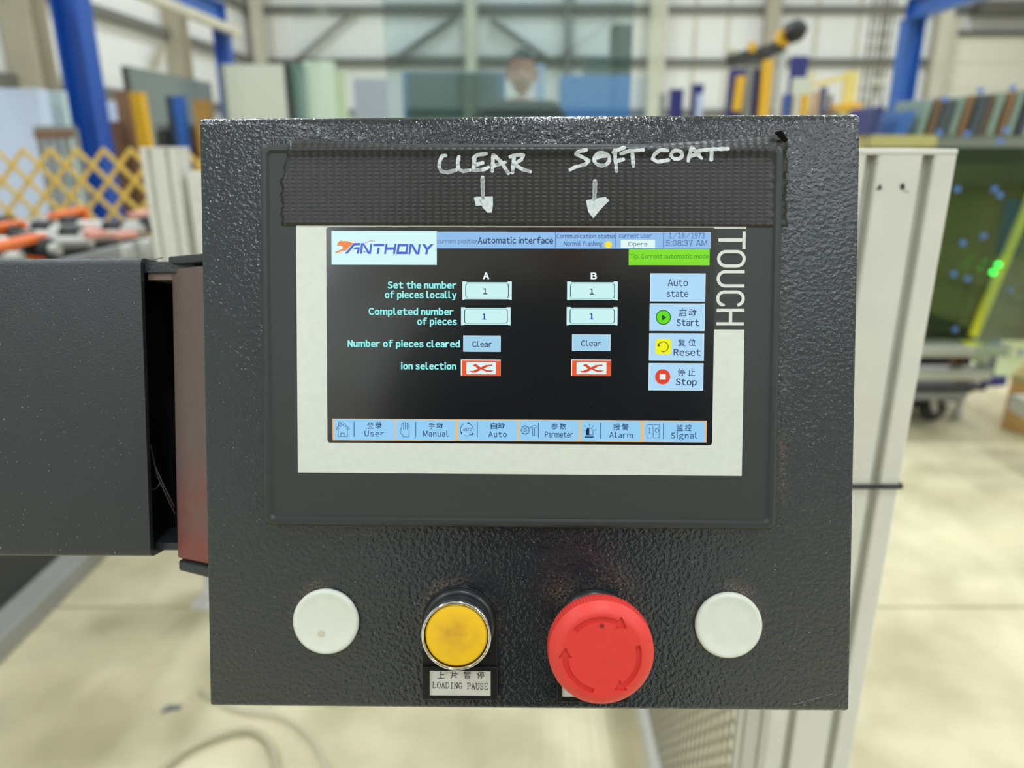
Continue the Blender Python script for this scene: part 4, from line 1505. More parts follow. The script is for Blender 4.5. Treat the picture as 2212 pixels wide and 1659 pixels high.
# top surface with engraved arrows: polar grid, arrow cells sunk
HTOP = 0.0345
def topz(r):
    q = r / RM
    if q < 0.72: return HTOP - 0.0002 * (q / 0.72) ** 2
    s_ = (q - 0.72) / 0.28
    return HTOP - 0.0002 - 0.0036 * s_ ** 2.2
def in_arrow(r, a):
    """arrow as a ring sector with a triangular head, a in degrees, running clockwise"""
    q = r / RM
    for a0, a1 in ((137, 49), (16, -70), (257, 168)):   # tail -> tip, clockwise (angles fall)
        d = (a0 - a) % 360
        ln = (a0 - a1)
        hd = 16.0
        if d <= ln - hd:
            if abs(q - 0.685) < 0.048: return True
        elif d <= ln:
            f_ = (ln - d) / hd
            if abs(q - 0.685) < 0.125 * f_: return True
    return False
prof_out = [(0.0110, 0.0185), (0.0160, 0.0195), (RM - 0.0008, 0.0225), (RM, 0.0240), (RM, 0.0275), (RM - 0.0002, topz(RM - 0.0002))]
mbk = MB().lathe(prof_out, hx, hy, NK, wob=knurl)
radii = [RM - 0.0002] + [RM * q for q in (0.965, 0.93, 0.90, 0.87, 0.84)] + [RM * (0.82 - 0.005 * i) for i in range(57)] + [RM * 0.45, RM * 0.25]
na = 288
vs, fs = [], []
for r_ in radii:
    for k in range(na):
        a = 360.0 * k / na
        z = topz(r_)
        if in_arrow(r_, a): z -= 0.0011
        vs.append((hx + r_ * math.cos(R(a)), hy + r_ * math.sin(R(a)), z))
for i in range(len(radii) - 1):
    for k in range(na):
        fs.append((i * na + k, i * na + (k + 1) % na, (i + 1) * na + (k + 1) % na, (i + 1) * na + k))
fs.append(tuple((len(radii) - 1) * na + k for k in range(na)))
mbk.add(vs, fs, True)
mo = mbk.build('mushroom_head', m_red, est)
eg = mo.modifiers.new('es', 'EDGE_SPLIT'); eg.split_angle = R(32)
q = pan(1300.5, 1352, HTOP)
dd = MB().lathe([(0.00085, HTOP + 0.00002), (0.0006, HTOP + 0.00003), (0.0, HTOP + 0.00003)], q.x, q.y, 16)
dd.build('center_dot', mat('dark_red_dimple', (140, 34, 34), 0.5), est)

# ================================================================ things in the hall
m_blue = mat('blue_gloss_paint', (22, 80, 172), 0.35, var=0.05, vscale=2)
m_blue2 = mat('mid_blue_paint', (44, 98, 180), 0.38)
m_navy = mat('navy_paint', (36, 40, 110), 0.4)
m_yellow = mat('yellow_paint', (222, 172, 30), 0.42)
m_pyel = mat('pale_yellow_plastic', (214, 190, 96), 0.5)
m_brownb = mat('brown_board', (120, 88, 62), 0.7, var=0.08, vscale=3)
m_dark = mat('dark_machine_paint', (52, 54, 52), 0.5)
m_grey = mat('mid_grey_paint', (128, 130, 126), 0.5)
m_lilac = mat('pale_blue_sheet', (186, 200, 224), 0.4, var=0.05, vscale=2)
m_sage = mat('grey_green_sheet', (122, 134, 128), 0.25)
m_mint = mat('pale_mint_sheet', (206, 222, 202), 0.3)
m_palewh = mat('pale_cover_sheet', (198, 202, 184), 0.4)
m_dkgreen = mat('dark_green_sheet', (52, 78, 72), 0.3)
m_teal = mat('teal_paint', (48, 130, 104), 0.4)
m_alu = mat('brushed_aluminium', (212, 211, 200), 0.42, 0.0, spec=0.5, var=0.03, vscale=25)
m_alud = mat('aluminium_slot', (120, 116, 104), 0.5, 0.1)
m_orange = mat('orange_plastic', (232, 110, 40), 0.4)
m_white2 = mat('white_plastic', (225, 226, 220), 0.4)
m_rubber = mat('black_rubber', (34, 35, 35), 0.6)
m_card = mat('brown_cardboard', (196, 154, 96), 0.75, var=0.05, vscale=8)
m_wood = mat('brown_wood', (140, 100, 64), 0.7, var=0.08, vscale=6)
m_conc = mat('grey_skirt', (150, 150, 142), 0.6)
m_steel = mat('galvanised_steel', (178, 178, 170), 0.38, 0.5)


def slab(name, x0, y0, x1, y1, Y, dep, m, label, cat, group=None, zb=None, lean=0.0, rail=None):
    """upright sheet: photo rectangle at depth Y, given thickness, standing down to zb"""
    xm, ym = (x0 + x1) / 2, (y0 + y1) / 2
    ax, bx = at(x0, ym, Y).x, at(x1, ym, Y).x
    zt, zb_ = at(xm, y0, Y).z, at(xm, y1, Y).z
    if zb is not None: zb_ = zb
    mb = MB()
    dy = (zt - zb_) * lean
    mb.add([(ax, Y, zb_), (bx, Y, zb_), (bx, Y + dep, zb_), (ax, Y + dep, zb_), (ax, Y + dy, zt), (bx, Y + dy, zt), (bx, Y + dep + dy, zt), (ax, Y + dep + dy, zt)],
           [(0, 3, 2, 1), (4, 5, 6, 7), (0, 1, 5, 4), (1, 2, 6, 5), (2, 3, 7, 6), (3, 0, 4, 7)])
    o = mb.build(name, m, None, 0.004 if dep > 0.02 else 0.0)
    return solo(o, label, cat, group)


# ---- aluminium fence posts, right one close to the operator
def profile_post(name, x0, y0, sx, sy, h, label, slots=2):
    rt = root(name, (x0 + sx / 2, y0 + sy / 2, 0), label, 'fence post')
    # cross-section with slots on every side
    sl, dp = 0.0082, 0.010
    pts = []

    def side(ax, ay, bx, by, n):
        L_ = math.hypot(bx - ax, by - ay)
        ux, uy = (bx - ax) / L_, (by - ay) / L_
        nx, ny = -uy, ux                       # inward
        pts.append((ax + ux * 0.0015, ay + uy * 0.0015))
        for i in range(n):
            c = L_ * (i + 0.5) / n
            for d, q in ((-sl / 2 - 0.0012, 0), (-sl / 2, 0.0012), (-sl / 2, dp), (sl / 2, dp), (sl / 2, 0.0012), (sl / 2 + 0.0012, 0)):
                pts.append((ax + ux * (c + d) + nx * q, ay + uy * (c + d) + ny * q))
        pts.append((bx - ux * 0.0015, by - uy * 0.0015))
    n1, n2 = max(1, round(sx / 0.04)), max(1, round(sy / 0.04))
    side(x0, y0, x0 + sx, y0, n1)
    side(x0 + sx, y0, x0 + sx, y0 + sy, n2)
    side(x0 + sx, y0 + sy, x0, y0 + sy, n1)
    side(x0, y0 + sy, x0, y0, n2)
    MB().prism(pts, 0.008, h - 0.004).build('extrusion', m_alu, rt)
    MB().box(x0, x0 + sx, y0, y0 + sy, h - 0.004, h).build('end_cap', m_alu, rt, 0.001)
    MB().box(x0 - 0.03, x0 + sx + 0.03, y0 - 0.03, y0 + sy + 0.03, 0, 0.008).build('foot_plate', m_alu, rt)
    return rt


p = at(2070, 330, 0.56)
PX1 = p.x
near = profile_post('fence_post', PX1 - 0.082, 0.56, 0.082, 0.082, at(1960, 322, 0.56).z, 'slotted aluminium post close behind the control box')
# cable tie round the post
zt_ = at(1900, 1052, 0.558).z
tie = MB()
x0, x1, y0, y1 = PX1 - 0.0835, PX1 + 0.0015, 0.5585, 0.6435
for a, c in (((x0, y0), (x1, y0)), ((x1, y0), (x1, y1)), ((x1, y1), (x0, y1)), ((x0, y1), (x0, y0))):
    tie.bar((a[0], a[1], zt_), (c[0], c[1], zt_), 0.0018, 0.0036)
solo(tie.build('cable_tie', m_rubber), 'thin black cable tie round the near aluminium post', 'cable tie')
# scuff marks near its top
sm = MB()
for (cx, cy, rx, ry, k) in ((1900, 405, 8, 7, 3), (1948, 403, 10, 8, 4), (1958, 415, 5, 3, 2)):
    for j in range(k):
        pts = []
        ox, oy = random.uniform(-4, 4), random.uniform(-4, 4)
        for i in range(9):
            a = 2 * math.pi * i / 9
            q = at(cx + ox + rx * 0.5 * math.cos(a) * random.uniform(0.5, 1.2), cy + oy + ry * 0.5 * math.sin(a) * random.uniform(0.5, 1.2), 0.5598)
            pts.append((q.x, 0.5596 - 0.00005 * j, q.z))
        sm.add(pts, [tuple(range(9))])
sm.build('scuff_mark', mat('black_scuff', (38, 36, 34), 0.8), near)

pl = at(300, 318, 1.75)
pl2 = at(370, 318, 1.75)
far_post = profile_post('fence_post', pl.x, 1.75, 0.08, 0.08, at(335, 318, 1.75).z, 'slotted aluminium post in front of the yellow lattice barrier')


# ---- mesh fence panels between the posts
m_wire = mat('dull_wire', (150, 145, 126), 0.5)

def mesh_panel(name, a, c, z0, z1, label, fw=0.04, pitch=0.022, cross=0.024):
    rt = root(name, (a[0], a[1], 0.0), label, 'mesh fence')
    a3, c3 = Vector((a[0], a[1], 0)), Vector((c[0], c[1], 0))
    d = (c3 - a3).normalized()
    L_ = (c3 - a3).length
    up = Vector((0, 0, 1))
    n = d.cross(up)
    P = lambda s, z: a3 + d * s + up * z
    MB().bar(P(0, z1 - fw / 2), P(L_, z1 - fw / 2), fw, fw).build('top_rail', m_alu, rt, 0.002)
    MB().bar(P(0, z0 + fw / 2), P(L_, z0 + fw / 2), fw, fw).build('bottom_rail', m_alu, rt, 0.002)
    for s in (fw / 2, L_ - fw / 2):
        MB().bar(P(s, z0 + fw), P(s, z1 - fw), fw, fw, up=(d.x, d.y, 0)).build('upright', m_alu, rt, 0.002)
    g = MB()
    s = fw + pitch / 2
    while s < L_ - fw:
        g.tube([P(s, z0 + fw * 0.6), P(s, z1 - fw * 0.6)], 0.0026, 5, False)
        s += pitch
    z = z0 + fw
    while z < z1 - fw:
        g.tube([P(fw * 0.6, z), P(L_ - fw * 0.6, z)], 0.0016, 5, False)
        z += cross
    tag(g.build('wire_mesh', m_wire, rt), kind='stuff')
    for s in (0.1, L_ - 0.1):
        MB().bar(P(s, 0), P(s, z0), 0.03).build('foot', m_alu, rt)
    return rt


XM = PX1 - 0.041
mesh_panel('mesh_fence', (XM, 0.66), (0.29, 1.70), 0.03, 1.10, 'aluminium framed wire mesh panel under the control box')
mesh_panel('mesh_fence', (pl.x + 0.095, 1.79), (0.23, 1.79), 0.03, at(400, 372, 1.77).z, 'aluminium framed wire mesh panel beside the far aluminium post', fw=0.06)

# ---- yellow expanding barrier
m_slat = mat('yellow_plastic', (226, 190, 84), 0.45)
YL = 3.3
zt_ = at(150, 322, YL).z
step = (at(223, 330, YL).x - at(165, 330, YL).x)
xa, xb = at(-260, 400, YL).x, at(470, 400, YL).x
latt = root('lattice_barrier', ((xa + xb) / 2, YL, 0), 'yellow expanding lattice barrier behind the roller table', 'barrier')
zlow = 0.30
run = (zt_ - zlow) / 1.12
x_peak = at(223, 322, YL).x
k = int((xa - x_peak) / step) - 12
slat_me = None
sl_w, sl_t = 0.018, 0.005
while x_peak + k * step < xb + run:
    xp = x_peak + k * step
    for sgn, yy in ((1, YL - 0.004), (-1, YL + 0.004)):
        # slat from a peak at the top downwards; clipped to the barrier's width
        a = Vector((xp, yy, zt_))
        c = Vector((xp + sgn * run, yy, zlow))
        lo, hi = 0.0, 1.0
        for edge, s_ in ((xa, 1), (xb, -1)):
            fa, fc = (a.x - edge) * s_, (c.x - edge) * s_
            if fa < 0 and fc < 0: lo, hi = 1, 0
            elif fa < 0: lo = max(lo, fa / (fa - fc))
            elif fc < 0: hi = min(hi, fa / (fa - fc))
        if hi - lo > 0.04:
            MB().bar(a.lerp(c, lo), a.lerp(c, hi), sl_t, sl_w, up=(0, 0.001, 1)).build('slat', m_slat, latt)
    k += 1
for x in (xa, xb):
    MB().box(x - 0.02, x + 0.02, YL - 0.02, YL + 0.02, 0, zt_).build('end_post', m_slat, latt)
    MB().box(x - 0.05, x + 0.05, YL - 0.15, YL + 0.15, 0, 0.03).build('foot', m_rubber, latt)

# ---- roller table on the left with its machine base
tb = root('roller_table', (-2.2, 2.1, 0), 'low machine table with rows of black rollers and orange guides', 'roller table')
MB().box(-3.4, -1.315, 0.9, 2.85, 0.06, 0.84).build('base', m_dark, tb, 0.01)
MB().box(-3.4, -1.24, 0.85, 2.9, 0, 0.06).build('skirt', m_conc, tb, 0.005)
zt_t = 0.925
rows_y = [1.40 + 0.165 * i for i in range(9)]
m_pink = mat('salmon_sleeve', (214, 152, 132), 0.45)
col0 = slv = None
for j, yy in enumerate(rows_y):
    MB().tube([(-3.4, yy, zt_t), (-1.25, yy, zt_t)], 0.017, 10).build('rod', m_steel, tb)
    MB().box(-3.4, -1.25, yy + 0.06, yy + 0.085, 0.84, 0.875).build('cross_bar', m_dark, tb)
    x = -1.30 - (0.05 * (j * 7 % 4))
    kk_ = 0
    while x > -3.3:
        if col0 is None:
            col0 = MB().tube([(-0.028, 0, 0), (0.028, 0, 0)], 0.032, 12).build('roller', m_rubber, tb)
            o = col0
        else:
            o = col0.copy(); COL.objects.link(o)
        o.location = (x, yy, zt_t)
        if (kk_ + j) % 3 == 1:
            if slv is None:
                slv = MB().tube([(-0.05, 0, 0), (0.05, 0, 0)], 0.021, 10).build('sleeve', m_pink, tb)
                o = slv
            else:
                o = slv.copy(); COL.objects.link(o)
            o.location = (x - 0.1, yy, zt_t - 0.004)
        x -= 0.19 + 0.05 * ((kk_ * 5 + j) % 3)
        kk_ += 1
for (xa_, ya_, xb_, yb2_, hk) in ((-60, 500, 42, 482, 1), (112, 468, 178, 452, 1), (-60, 545, 84, 512, 1), (288, 466, 330, 456, 0), (186, 508, 226, 504, 0), (246, 510, 290, 505, 0)):
    a_, c_ = onz(xa_, ya_, 0.955), onz(xb_, yb2_, 0.955)
    g = MB().bar(a_, c_, 0.045, 0.02)
    if hk: g.bar(c_ + Vector((0, 0, 0.0)), c_ + Vector((0.02, -0.06, -0.06)), 0.045, 0.02)
    if hk: g.bar((a_ + c_) / 2, (a_ + c_) / 2 - Vector((0, 0, 0.1)), 0.03, 0.03)
    g.build('guide', m_orange if hk else m_pink, tb, 0.004)
for (px, py) in ((272, 533), (312, 521), (95, 474)):
    q = onz(px, py, 0.95)
    MB().lathe([(0.008, 0.957), (0.014, 0.957), (0.018, 0.950), (0.018, 0.90)], q.x, q.y, 18).build('bearing', m_steel, tb)
MB().box(-1.25, -1.225, 0.9, 2.85, 0.84, 0.90).build('side_rail', m_grey, tb, 0.004)

# ---- glass packs and racks on the left
slab('covered_sheet_stack', -120, 190, 100, 420, 5.2, 0.12, m_lilac, 'pale blue wrapped stack of sheets at the left edge', 'sheet stack', zb=0.02)
slab('covered_sheet_stack', 95, 196, 152, 420, 5.5, 0.06, mat('aqua_sheet', (186, 206, 206), 0.35), 'pale aqua glass stack beside the wrapped pale blue stack', 'sheet stack', zb=0.02)
fr = root('wire_stillage', (at(118, 300, 4.6).x, 4.6, 0), 'small dark frame with a rust brown bar before the pale stacks', 'stillage')
a, c = at(76, 278, 4.6), at(162, 278, 4.6)
MB().bar(a, c, 0.03, 0.03).build('top_bar', m_grey, fr)
MB().bar(at(76, 290, 4.6), at(162, 290, 4.6), 0.035, 0.04).build('rust_bar', m_brownb, fr)
for px in (80, 98, 116, 138, 160):
    q = at(px, 278, 4.6)
    MB().box(q.x - 0.012, q.x + 0.012, 4.59, 4.62, 0, q.z).build('upright', m_grey, fr)
slab('white_sheet', 216, 219, 262, 262, 7.5, 0.05, m_lilac, 'small pale blue panel between the blue column and brown board', 'panel', zb=0.02)
slab('brown_board', 256, 197, 286, 330, 7.0, 0.05, m_brownb, 'tall brown board leaning against the grey sheet', 'board', zb=0.02)
slab('brown_board', 228, 262, 262, 330, 6.9, 0.05, mat('dark_brown_board', (96, 66, 46), 0.7), 'short dark brown board below the pale blue panel', 'board', zb=0.02)
g0 = at(276, 142, 8.0); g1 = at(452, 178, 10.0)
gs = MB()
gs.add([(g0.x, 8.0, 0.0), (g1.x, 10.0, 0.0), (g1.x, 10.05, 0.0), (g0.x, 8.05, 0.0), (g0.x, 8.0, g0.z), (g1.x, 10.0, g1.z), (g1.x, 10.05, g1.z), (g0.x, 8.05, g0.z)],
       [(0, 3, 2, 1), (4, 5, 6, 7), (0, 1, 5, 4), (1, 2, 6, 5), (2, 3, 7, 6), (3, 0, 4, 7)])
solo(gs.build('glass_sheet', m_sage), 'large grey glass sheet behind the yellow rack post', 'glass sheet')
slab('dark_edge_strip', 274, 142, 286, 330, 7.9, 0.04, m_dark, 'thin dark edge strip along the large grey glass sheet', 'edge strip', zb=0.02)


def post_thing(name, x0, y0, x1, y1, Y, m, label, cat, group=None, cap=None, lean=0.0):
    """rack post: hollow section with base plate and top cap"""
    xm = (x0 + x1) / 2
    ax, bx = at(x0, (y0 + y1) / 2, Y).x, at(x1, (y0 + y1) / 2, Y).x
    zt = at(xm, y0, Y).z
    wd = bx - ax
    cx = (ax + bx) / 2
    rt = root(name, (cx, Y, 0), label, cat, group)
    top = Vector((cx + lean * zt, Y, zt))
    MB().bar((cx, Y, 0.012), top - Vector((0, 0, 0.02)), wd, wd, up=(0, 1, 0)).build('section', m, rt)
    MB().box(top.x - wd * 0.53, top.x + wd * 0.53, Y - wd * 0.53, Y + wd * 0.53, zt - 0.02, zt).build('top_cap', cap or m, rt)
    MB().box(cx - wd * 0.56, cx + wd * 0.56, Y - wd * 0.7, Y + wd * 0.7, 0, 0.012).build('base_plate', m, rt)
    return rt


post_thing('rack_post', 302, 200, 326, 322, 6.3, m_yellow, 'yellow rack post before the large grey glass sheet', 'rack post', lean=-0.02)
post_thing('rack_post', 364, 208, 380, 262, 7.2, mat('slate_blue', (44, 66, 92), 0.4), 'slim slate blue rack post before the grey glass', 'rack post')
post_thing('rack_post', 380, 208, 400, 262, 7.0, m_blue2, 'mid blue rack post beside the slim slate blue one', 'rack post')
post_thing('rack_post', 424, 216, 452, 252, 7.0, mat('ochre_paint', (170, 130, 60), 0.5), 'ochre rack post next to the control box corner', 'rack post')
rk = root('storage_rack', (at(390, 290, 7.4).x, 7.4, 0), 'dark storage rack with a pale shelf edge behind the far post', 'rack')
a, c = at(335, 268, 7.4), at(470, 268, 7.4)
MB().box(a.x, c.x, 7.4, 7.9, a.z - 0.05, a.z).build('shelf_edge', m_grey, rk)
MB().box(a.x, c.x, 7.45, 7.9, 0.02, a.z - 0.05).build('rack_body', mat('dark_slate', (62, 66, 70), 0.5), rk)
for px, mm in ((352, m_dark), (398, m_navy), (416, m_brownb)):
    q = at(px, 300, 7.38)
    MB().box(q.x - 0.05, q.x + 0.05, 7.36, 7.43, 0.02, a.z - 0.06).build('rack_upright', mm, rk)
sm_ = [(1, 0), ]
slab('covered_sheet_stack', 492, 138, 620, 420, 7.0, 0.10, m_palewh, 'pale sage covered sheet stack behind the control box corner', 'sheet stack', zb=0.02, lean=0.04)
slab('grey_sheet', 482, 136, 612, 420, 7.45, 0.02, m_sage, 'grey glass sheet showing above the pale sage stack', 'glass sheet', zb=0.02, lean=0.04)
slab('dark_edge_strip', 624, 136, 634, 420, 5.9, 0.05, m_rubber, 'black edge strip of the mint glass stack', 'edge strip', zb=0.02)
slab('glass_stack', 634, 138, 664, 420, 5.95, 0.06, mat('dark_teal_glass', (96, 128, 120), 0.2), 'dark teal glass stack beside the black edge strip', 'glass stack', zb=0.02)
slab('glass_stack', 664, 132, 728, 420, 6.03, 0.08, m_mint, 'pale mint glass stack beside the dark teal one', 'glass stack', zb=0.02)
slab('glass_stack', 728, 152, 752, 420, 6.14, 0.06, mat('lime_glass', (196, 208, 174), 0.3), 'narrow pale lime glass stack at the end of the mint one', 'glass stack', zb=0.02)
slab('pallet_wrap_stack', 770, 170, 870, 420, 9.0, 0.3, mat('hazy_lilac', (150, 158, 172), 0.5), 'grey lilac wrapped pallet seen through the clear glass', 'pallet stack', zb=0.02)

# ---- blue crane frame left and right
def h_column(name, cx, Y, zt, w_, m, label):
    rt = root(name, (cx, Y, 0), label, 'crane column')
    mb = MB()
    mb.box(cx - w_ / 2, cx - w_ / 2 + 0.02, Y - w_ / 2, Y + w_ / 2, 0.02, zt)
    mb.box(cx + w_ / 2 - 0.02, cx + w_ / 2, Y - w_ / 2, Y + w_ / 2, 0.02, zt)
    mb.box(cx - w_ / 2 + 0.02, cx + w_ / 2 - 0.02, Y - 0.012, Y + 0.012, 0.02, zt)
    mb.build('section', m, rt)
    MB().box(cx - w_, cx + w_, Y - w_, Y + w_, 0, 0.02).build('base_plate', m, rt)
    MB().box(cx - w_ * 0.6, cx + w_ * 0.6, Y - w_ * 0.6, Y + w_ * 0.6, zt, zt + 0.02).build('head_plate', m, rt)
    return rt


q = at(151, 0, 6.0)
h_column('crane_column', q.x, 6.0, 3.5, 0.20, m_blue, 'big blue steel column behind the yellow lattice barrier')
q = at(478, 60, 10.0)
zb_ = at(478, 55, 10.0).z
h_column('crane_column', q.x, 10.0, zb_ - 0.02, 0.17, m_blue, 'slim blue steel column under the blue runway beam, above the box corner')
q2 = at(1972, 50, 10.0)
zb2 = at(1972, 42, 10.0).z
h_column('crane_column', q2.x, 10.0, zb2 - 0.02, 0.22, m_blue2, 'blue steel column behind the right glass rack')


def runway(name, x, ya, yb, z, label, rail):
    rt = root(name, (x, ya, z), label, 'crane beam')
    w_ = 0.16
    mb = MB()
    mb.box(x - w_ / 2, x + w_ / 2, ya, yb, z, z + 0.03)
    mb.box(x - w_ / 2, x + w_ / 2, ya, yb, z + 0.22, z + 0.25)
    mb.box(x - 0.015, x + 0.015, ya, yb, z + 0.03, z + 0.22)
    mb.build('beam', m_blue2, rt)
    if rail:
        MB().box(x + 0.10, x + 0.20, ya, yb + 0.15, z - 0.10, z - 0.01).build('rail', m_cream, rt, 0.005)
    for yy in (ya, yb):
        MB().box(x - w_ / 2, x + w_ / 2, yy - 0.02, yy, z, z + 0.25).build('end_plate', m_blue2, rt)
    return rt


runway('crane_beam', q.x - 0.02, 4.0, 10.05, zb_ + 0.0, 'blue runway beam with a cream rail at the top left', True)
runway('crane_beam', q2.x + 0.02, 4.0, 10.1, zb2 + 0.0, 'blue runway beam at the top right', False)
for nm, X_, z_, Yp, lb in (('crane_column', q.x - 0.02, zb_, 4.1, 'blue column carrying the near end of the left runway beam'), ('crane_column', q2.x + 0.02, zb2, 4.1, 'blue column carrying the near end of the right runway beam')):
    pass

# ---- clear coated glass sheets behind the box (they mirror the operator)
m_clear = glass('coated_clear_glass', (0.68, 0.74, 0.74), 0.40, 0.0, (0.84, 0.95, 0.98))
m_clear2 = glass('plain_clear_glass', (0.93, 0.96, 0.95), 0.07)
GY = 2.0
rackG = root('glass_trolley', (0.03, 2.05, 0), 'glass trolley standing behind the control box', 'trolley')
for x in (-0.6, 0.45):
    MB().box(x - 0.03, x + 0.03, 1.93, 2.35, 0.0, 0.62).build('leg', m_steel, rackG)
MB().box(-0.65, 0.5, 1.94, 2.35, 0.62, 0.66).build('tray', m_steel, rackG)
slabs = []


def pane(x0, x1, Y, z0, z1, th, m, label):
    o = MB().box(x0, x1, Y, Y + th, z0, z1).build('glass_sheet', m)
    return solo(o, label, 'glass sheet')


pane(at(832, 120, GY).x, at(1366, 120, GY).x, GY, 0.66, 1.95, 0.006, m_clear, 'blue tinted glass sheet mirroring the operator above the control box')
pane(at(640, 120, GY + 0.1).x, at(1432, 120, GY + 0.1).x, GY + 0.1, 0.66, 1.95, 0.006, m_clear2, 'wider clear glass sheet behind the blue tinted one')

# ---- things behind the operator that the glass mirrors
def mirrored(name, x0, y0, x1, y1, YV_, dep, m, label, cat):
    """box standing behind the operator whose mirror image shows at a photo rectangle"""
    xm, ym = (x0 + x1) / 2, (y0 + y1) / 2
    ax, bx = at(x0, ym, YV_).x, at(x1, ym, YV_).x
    zt = at(xm, y0, YV_).z
    Y = 2 * GY - YV_
    mb = MB().box(ax, bx, Y - dep, Y, 0.0, zt)
    return solo(mb.build(name, m, None, 0.01), label, cat)


mirrored('dark_crate', 884, 158, 1078, 420, 9.0, 0.5, m_dkgreen, 'dark green crate mirrored in the glass beside the head', 'crate')
mirrored('backing_board', 874, 155, 1092, 420, 9.8, 0.05, mat('steel_blue', (70, 120, 168), 0.4), 'steel blue board mirrored around the dark green crate', 'board')
mirrored('blue_container', 1212, 163, 1404, 420, 8.4, 0.6, mat('bright_blue', (60, 130, 205), 0.4), 'bright blue container mirrored in the glass', 'container')
mirrored('machine_tower', 1318, 52, 1360, 420, 11.0, 0.4, mat('dark_sage', (70, 84, 72), 0.5), 'dark grey green machine tower mirrored above the blue container', 'machine')
mirrored('machine_cabinet', 1262, 122, 1316, 420, 10.8, 0.4, mat('sage_cabinet', (96, 112, 106), 0.5), 'low grey green cabinet mirrored beside the machine tower', 'machine')
mirrored('lilac_board', 1154, 138, 1176, 420, 9.2, 0.05, m_lilac, 'pale lilac board mirrored beside the head', 'board')

# ---- right: racks with posts
for i, (x0, x1, yt, mm, lb) in enumerate(((1425, 1436, 202, m_grey, 'grey rack post, first of the slim posts right of the clear glass'), (1447, 1473, 193, m_navy, 'navy rack post, shorter of two right of the clear glass'), (1494, 1516, 182, m_navy, 'navy rack post, taller of two right of the clear glass'))):
    post_thing('rack_post', x0, yt, x1, 240, 7.5, mm, lb, 'rack post')
slab('lilac_board', 1499, 203, 1512, 420, 7.3, 0.03, m_lilac, 'narrow lilac board on the taller navy post', 'board', zb=0.0)
slab('navy_board', 1710, 121, 1745, 172, 8.0, 0.06, m_navy, 'navy blue board standing above the coloured posts', 'board', zb=0.0)
slab('pale_board', 1700, 168, 1742, 420, 7.9, 0.03, m_palewh, 'pale board in front of the navy blue board', 'board', zb=0.0)
for (x0, x1, yt, mm, lb) in ((1676, 1688, 205, mat('salmon_paint', (196, 150, 116), 0.5), 'salmon rack post left of the blue one'), (1691, 1704, 204, m_blue2, 'blue rack post between salmon and brown ones'),
                             (1707, 1713, 205, m_brownb, 'brown rack post beside the blue one'), (1731, 1745, 205, m_yellow, 'yellow rack post in the row of coloured posts'),
                             (1756, 1768, 197, mat('tan_post', (190, 160, 130), 0.5), 'tan rack post beside the dark slate one'), (1771, 1783, 188, mat('slate_post', (66, 76, 110), 0.5), 'dark slate rack post beside the tan one'), (1789, 1796, 205, m_brownb, 'brown rack post at the end of the coloured row')):
    post_thing('rack_post', x0, yt, x1, 240, 7.0, mm, lb, 'rack post')
yf = root('yellow_rack', (at(1840, 240, 8.5).x, 8.5, 0), 'pale yellow rack frame above the near aluminium post', 'rack')
m_pyel2 = mat('light_yellow_paint', (224, 206, 120), 0.5)
for (x0, y0, x1, y1) in ((1822, 155, 1848, 300), (1744, 160, 1752, 300)):
    a, c = at(x0, 200, 8.5), at(x1, 200, 8.5)
    MB().box(a.x, c.x, 8.48, 8.54, 0, at(x0, y0, 8.5).z).build('upright', m_pyel2, yf)
MB().bar(at(1745, 186, 8.5), at(1822, 168, 8.5), 0.05, 0.05).build('brace', m_pyel2, yf)
MB().bar(at(1800, 232, 8.45), at(1860, 228, 8.45), 0.06, 0.06).build('lower_bar', m_yellow, yf)
slab('teal_post', 1859, 252, 1876, 420, 5.0, 0.06, m_teal, 'teal green upright beside the near aluminium post', 'upright', zb=0.0)

# lifting arm, black and yellow
la = root('lifting_arm', (at(1580, 240, 6.5).x, 6.5, 0), 'black and yellow articulated lifting arm before the white wall', 'lifting arm')
Y = 6.5
MB().bar((at(1576, 240, Y).x, Y, 0), at(1592, 150, Y), 0.10, 0.14).build('mast', m_navy, la, 0.006)
MB().bar(at(1590, 240, Y - 0.1), at(1600, 165, Y - 0.1), 0.06, 0.08).build('mast_cover', m_yellow, la, 0.004)
MB().bar(at(1572, 133, Y), at(1668, 108, Y), 0.10, 0.10).build('boom', m_dark, la, 0.01)
MB().bar(at(1640, 122, Y - 0.02), at(1690, 95, Y - 0.02), 0.08, 0.10).build('boom_tip', m_dark, la, 0.01)
MB().bar(at(1684, 100, Y - 0.03), at(1696, 68, Y - 0.03), 0.10, 0.10).build('wrist', m_yellow, la, 0.008)
hd = MB()
c = at(1708, 70, Y - 0.03)
for i in range(3):
    hd.tube([(c.x + dx, c.y - 0.12 + i * 0.08, c.z + dz) for dx, dz in ((-0.05, 0.03), (0.0, 0.0), (0.06, -0.03))], [0.06, 0.085, 0.06], 14)
hd.build('head', m_rubber, la)
MB().bar(at(1622, 112, Y - 0.05), at(1626, 92, Y - 0.05), 0.05, 0.05).build('actuator', m_yellow, la)
MB().bar(at(1584, 118, Y - 0.05), at(1582, 108, Y - 0.05), 0.08, 0.05).build('clamp', m_tan, la)
MB().bar((at(1632, 240, Y).x, Y + 0.05, 0), at(1634, 150, Y + 0.05), 0.05, 0.06).build('rear_strut', m_navy, la)
MB().bar((at(1650, 240, Y - 0.06).x, Y - 0.06, 0), at(1658, 130, Y - 0.06), 0.075, 0.06).build('front_strut', m_yellow, la)
MB().bar((at(1612, 240, Y - 0.02).x, Y - 0.02, 0), at(1618, 145, Y - 0.02), 0.07, 0.05).build('grey_strut', m_grey, la)
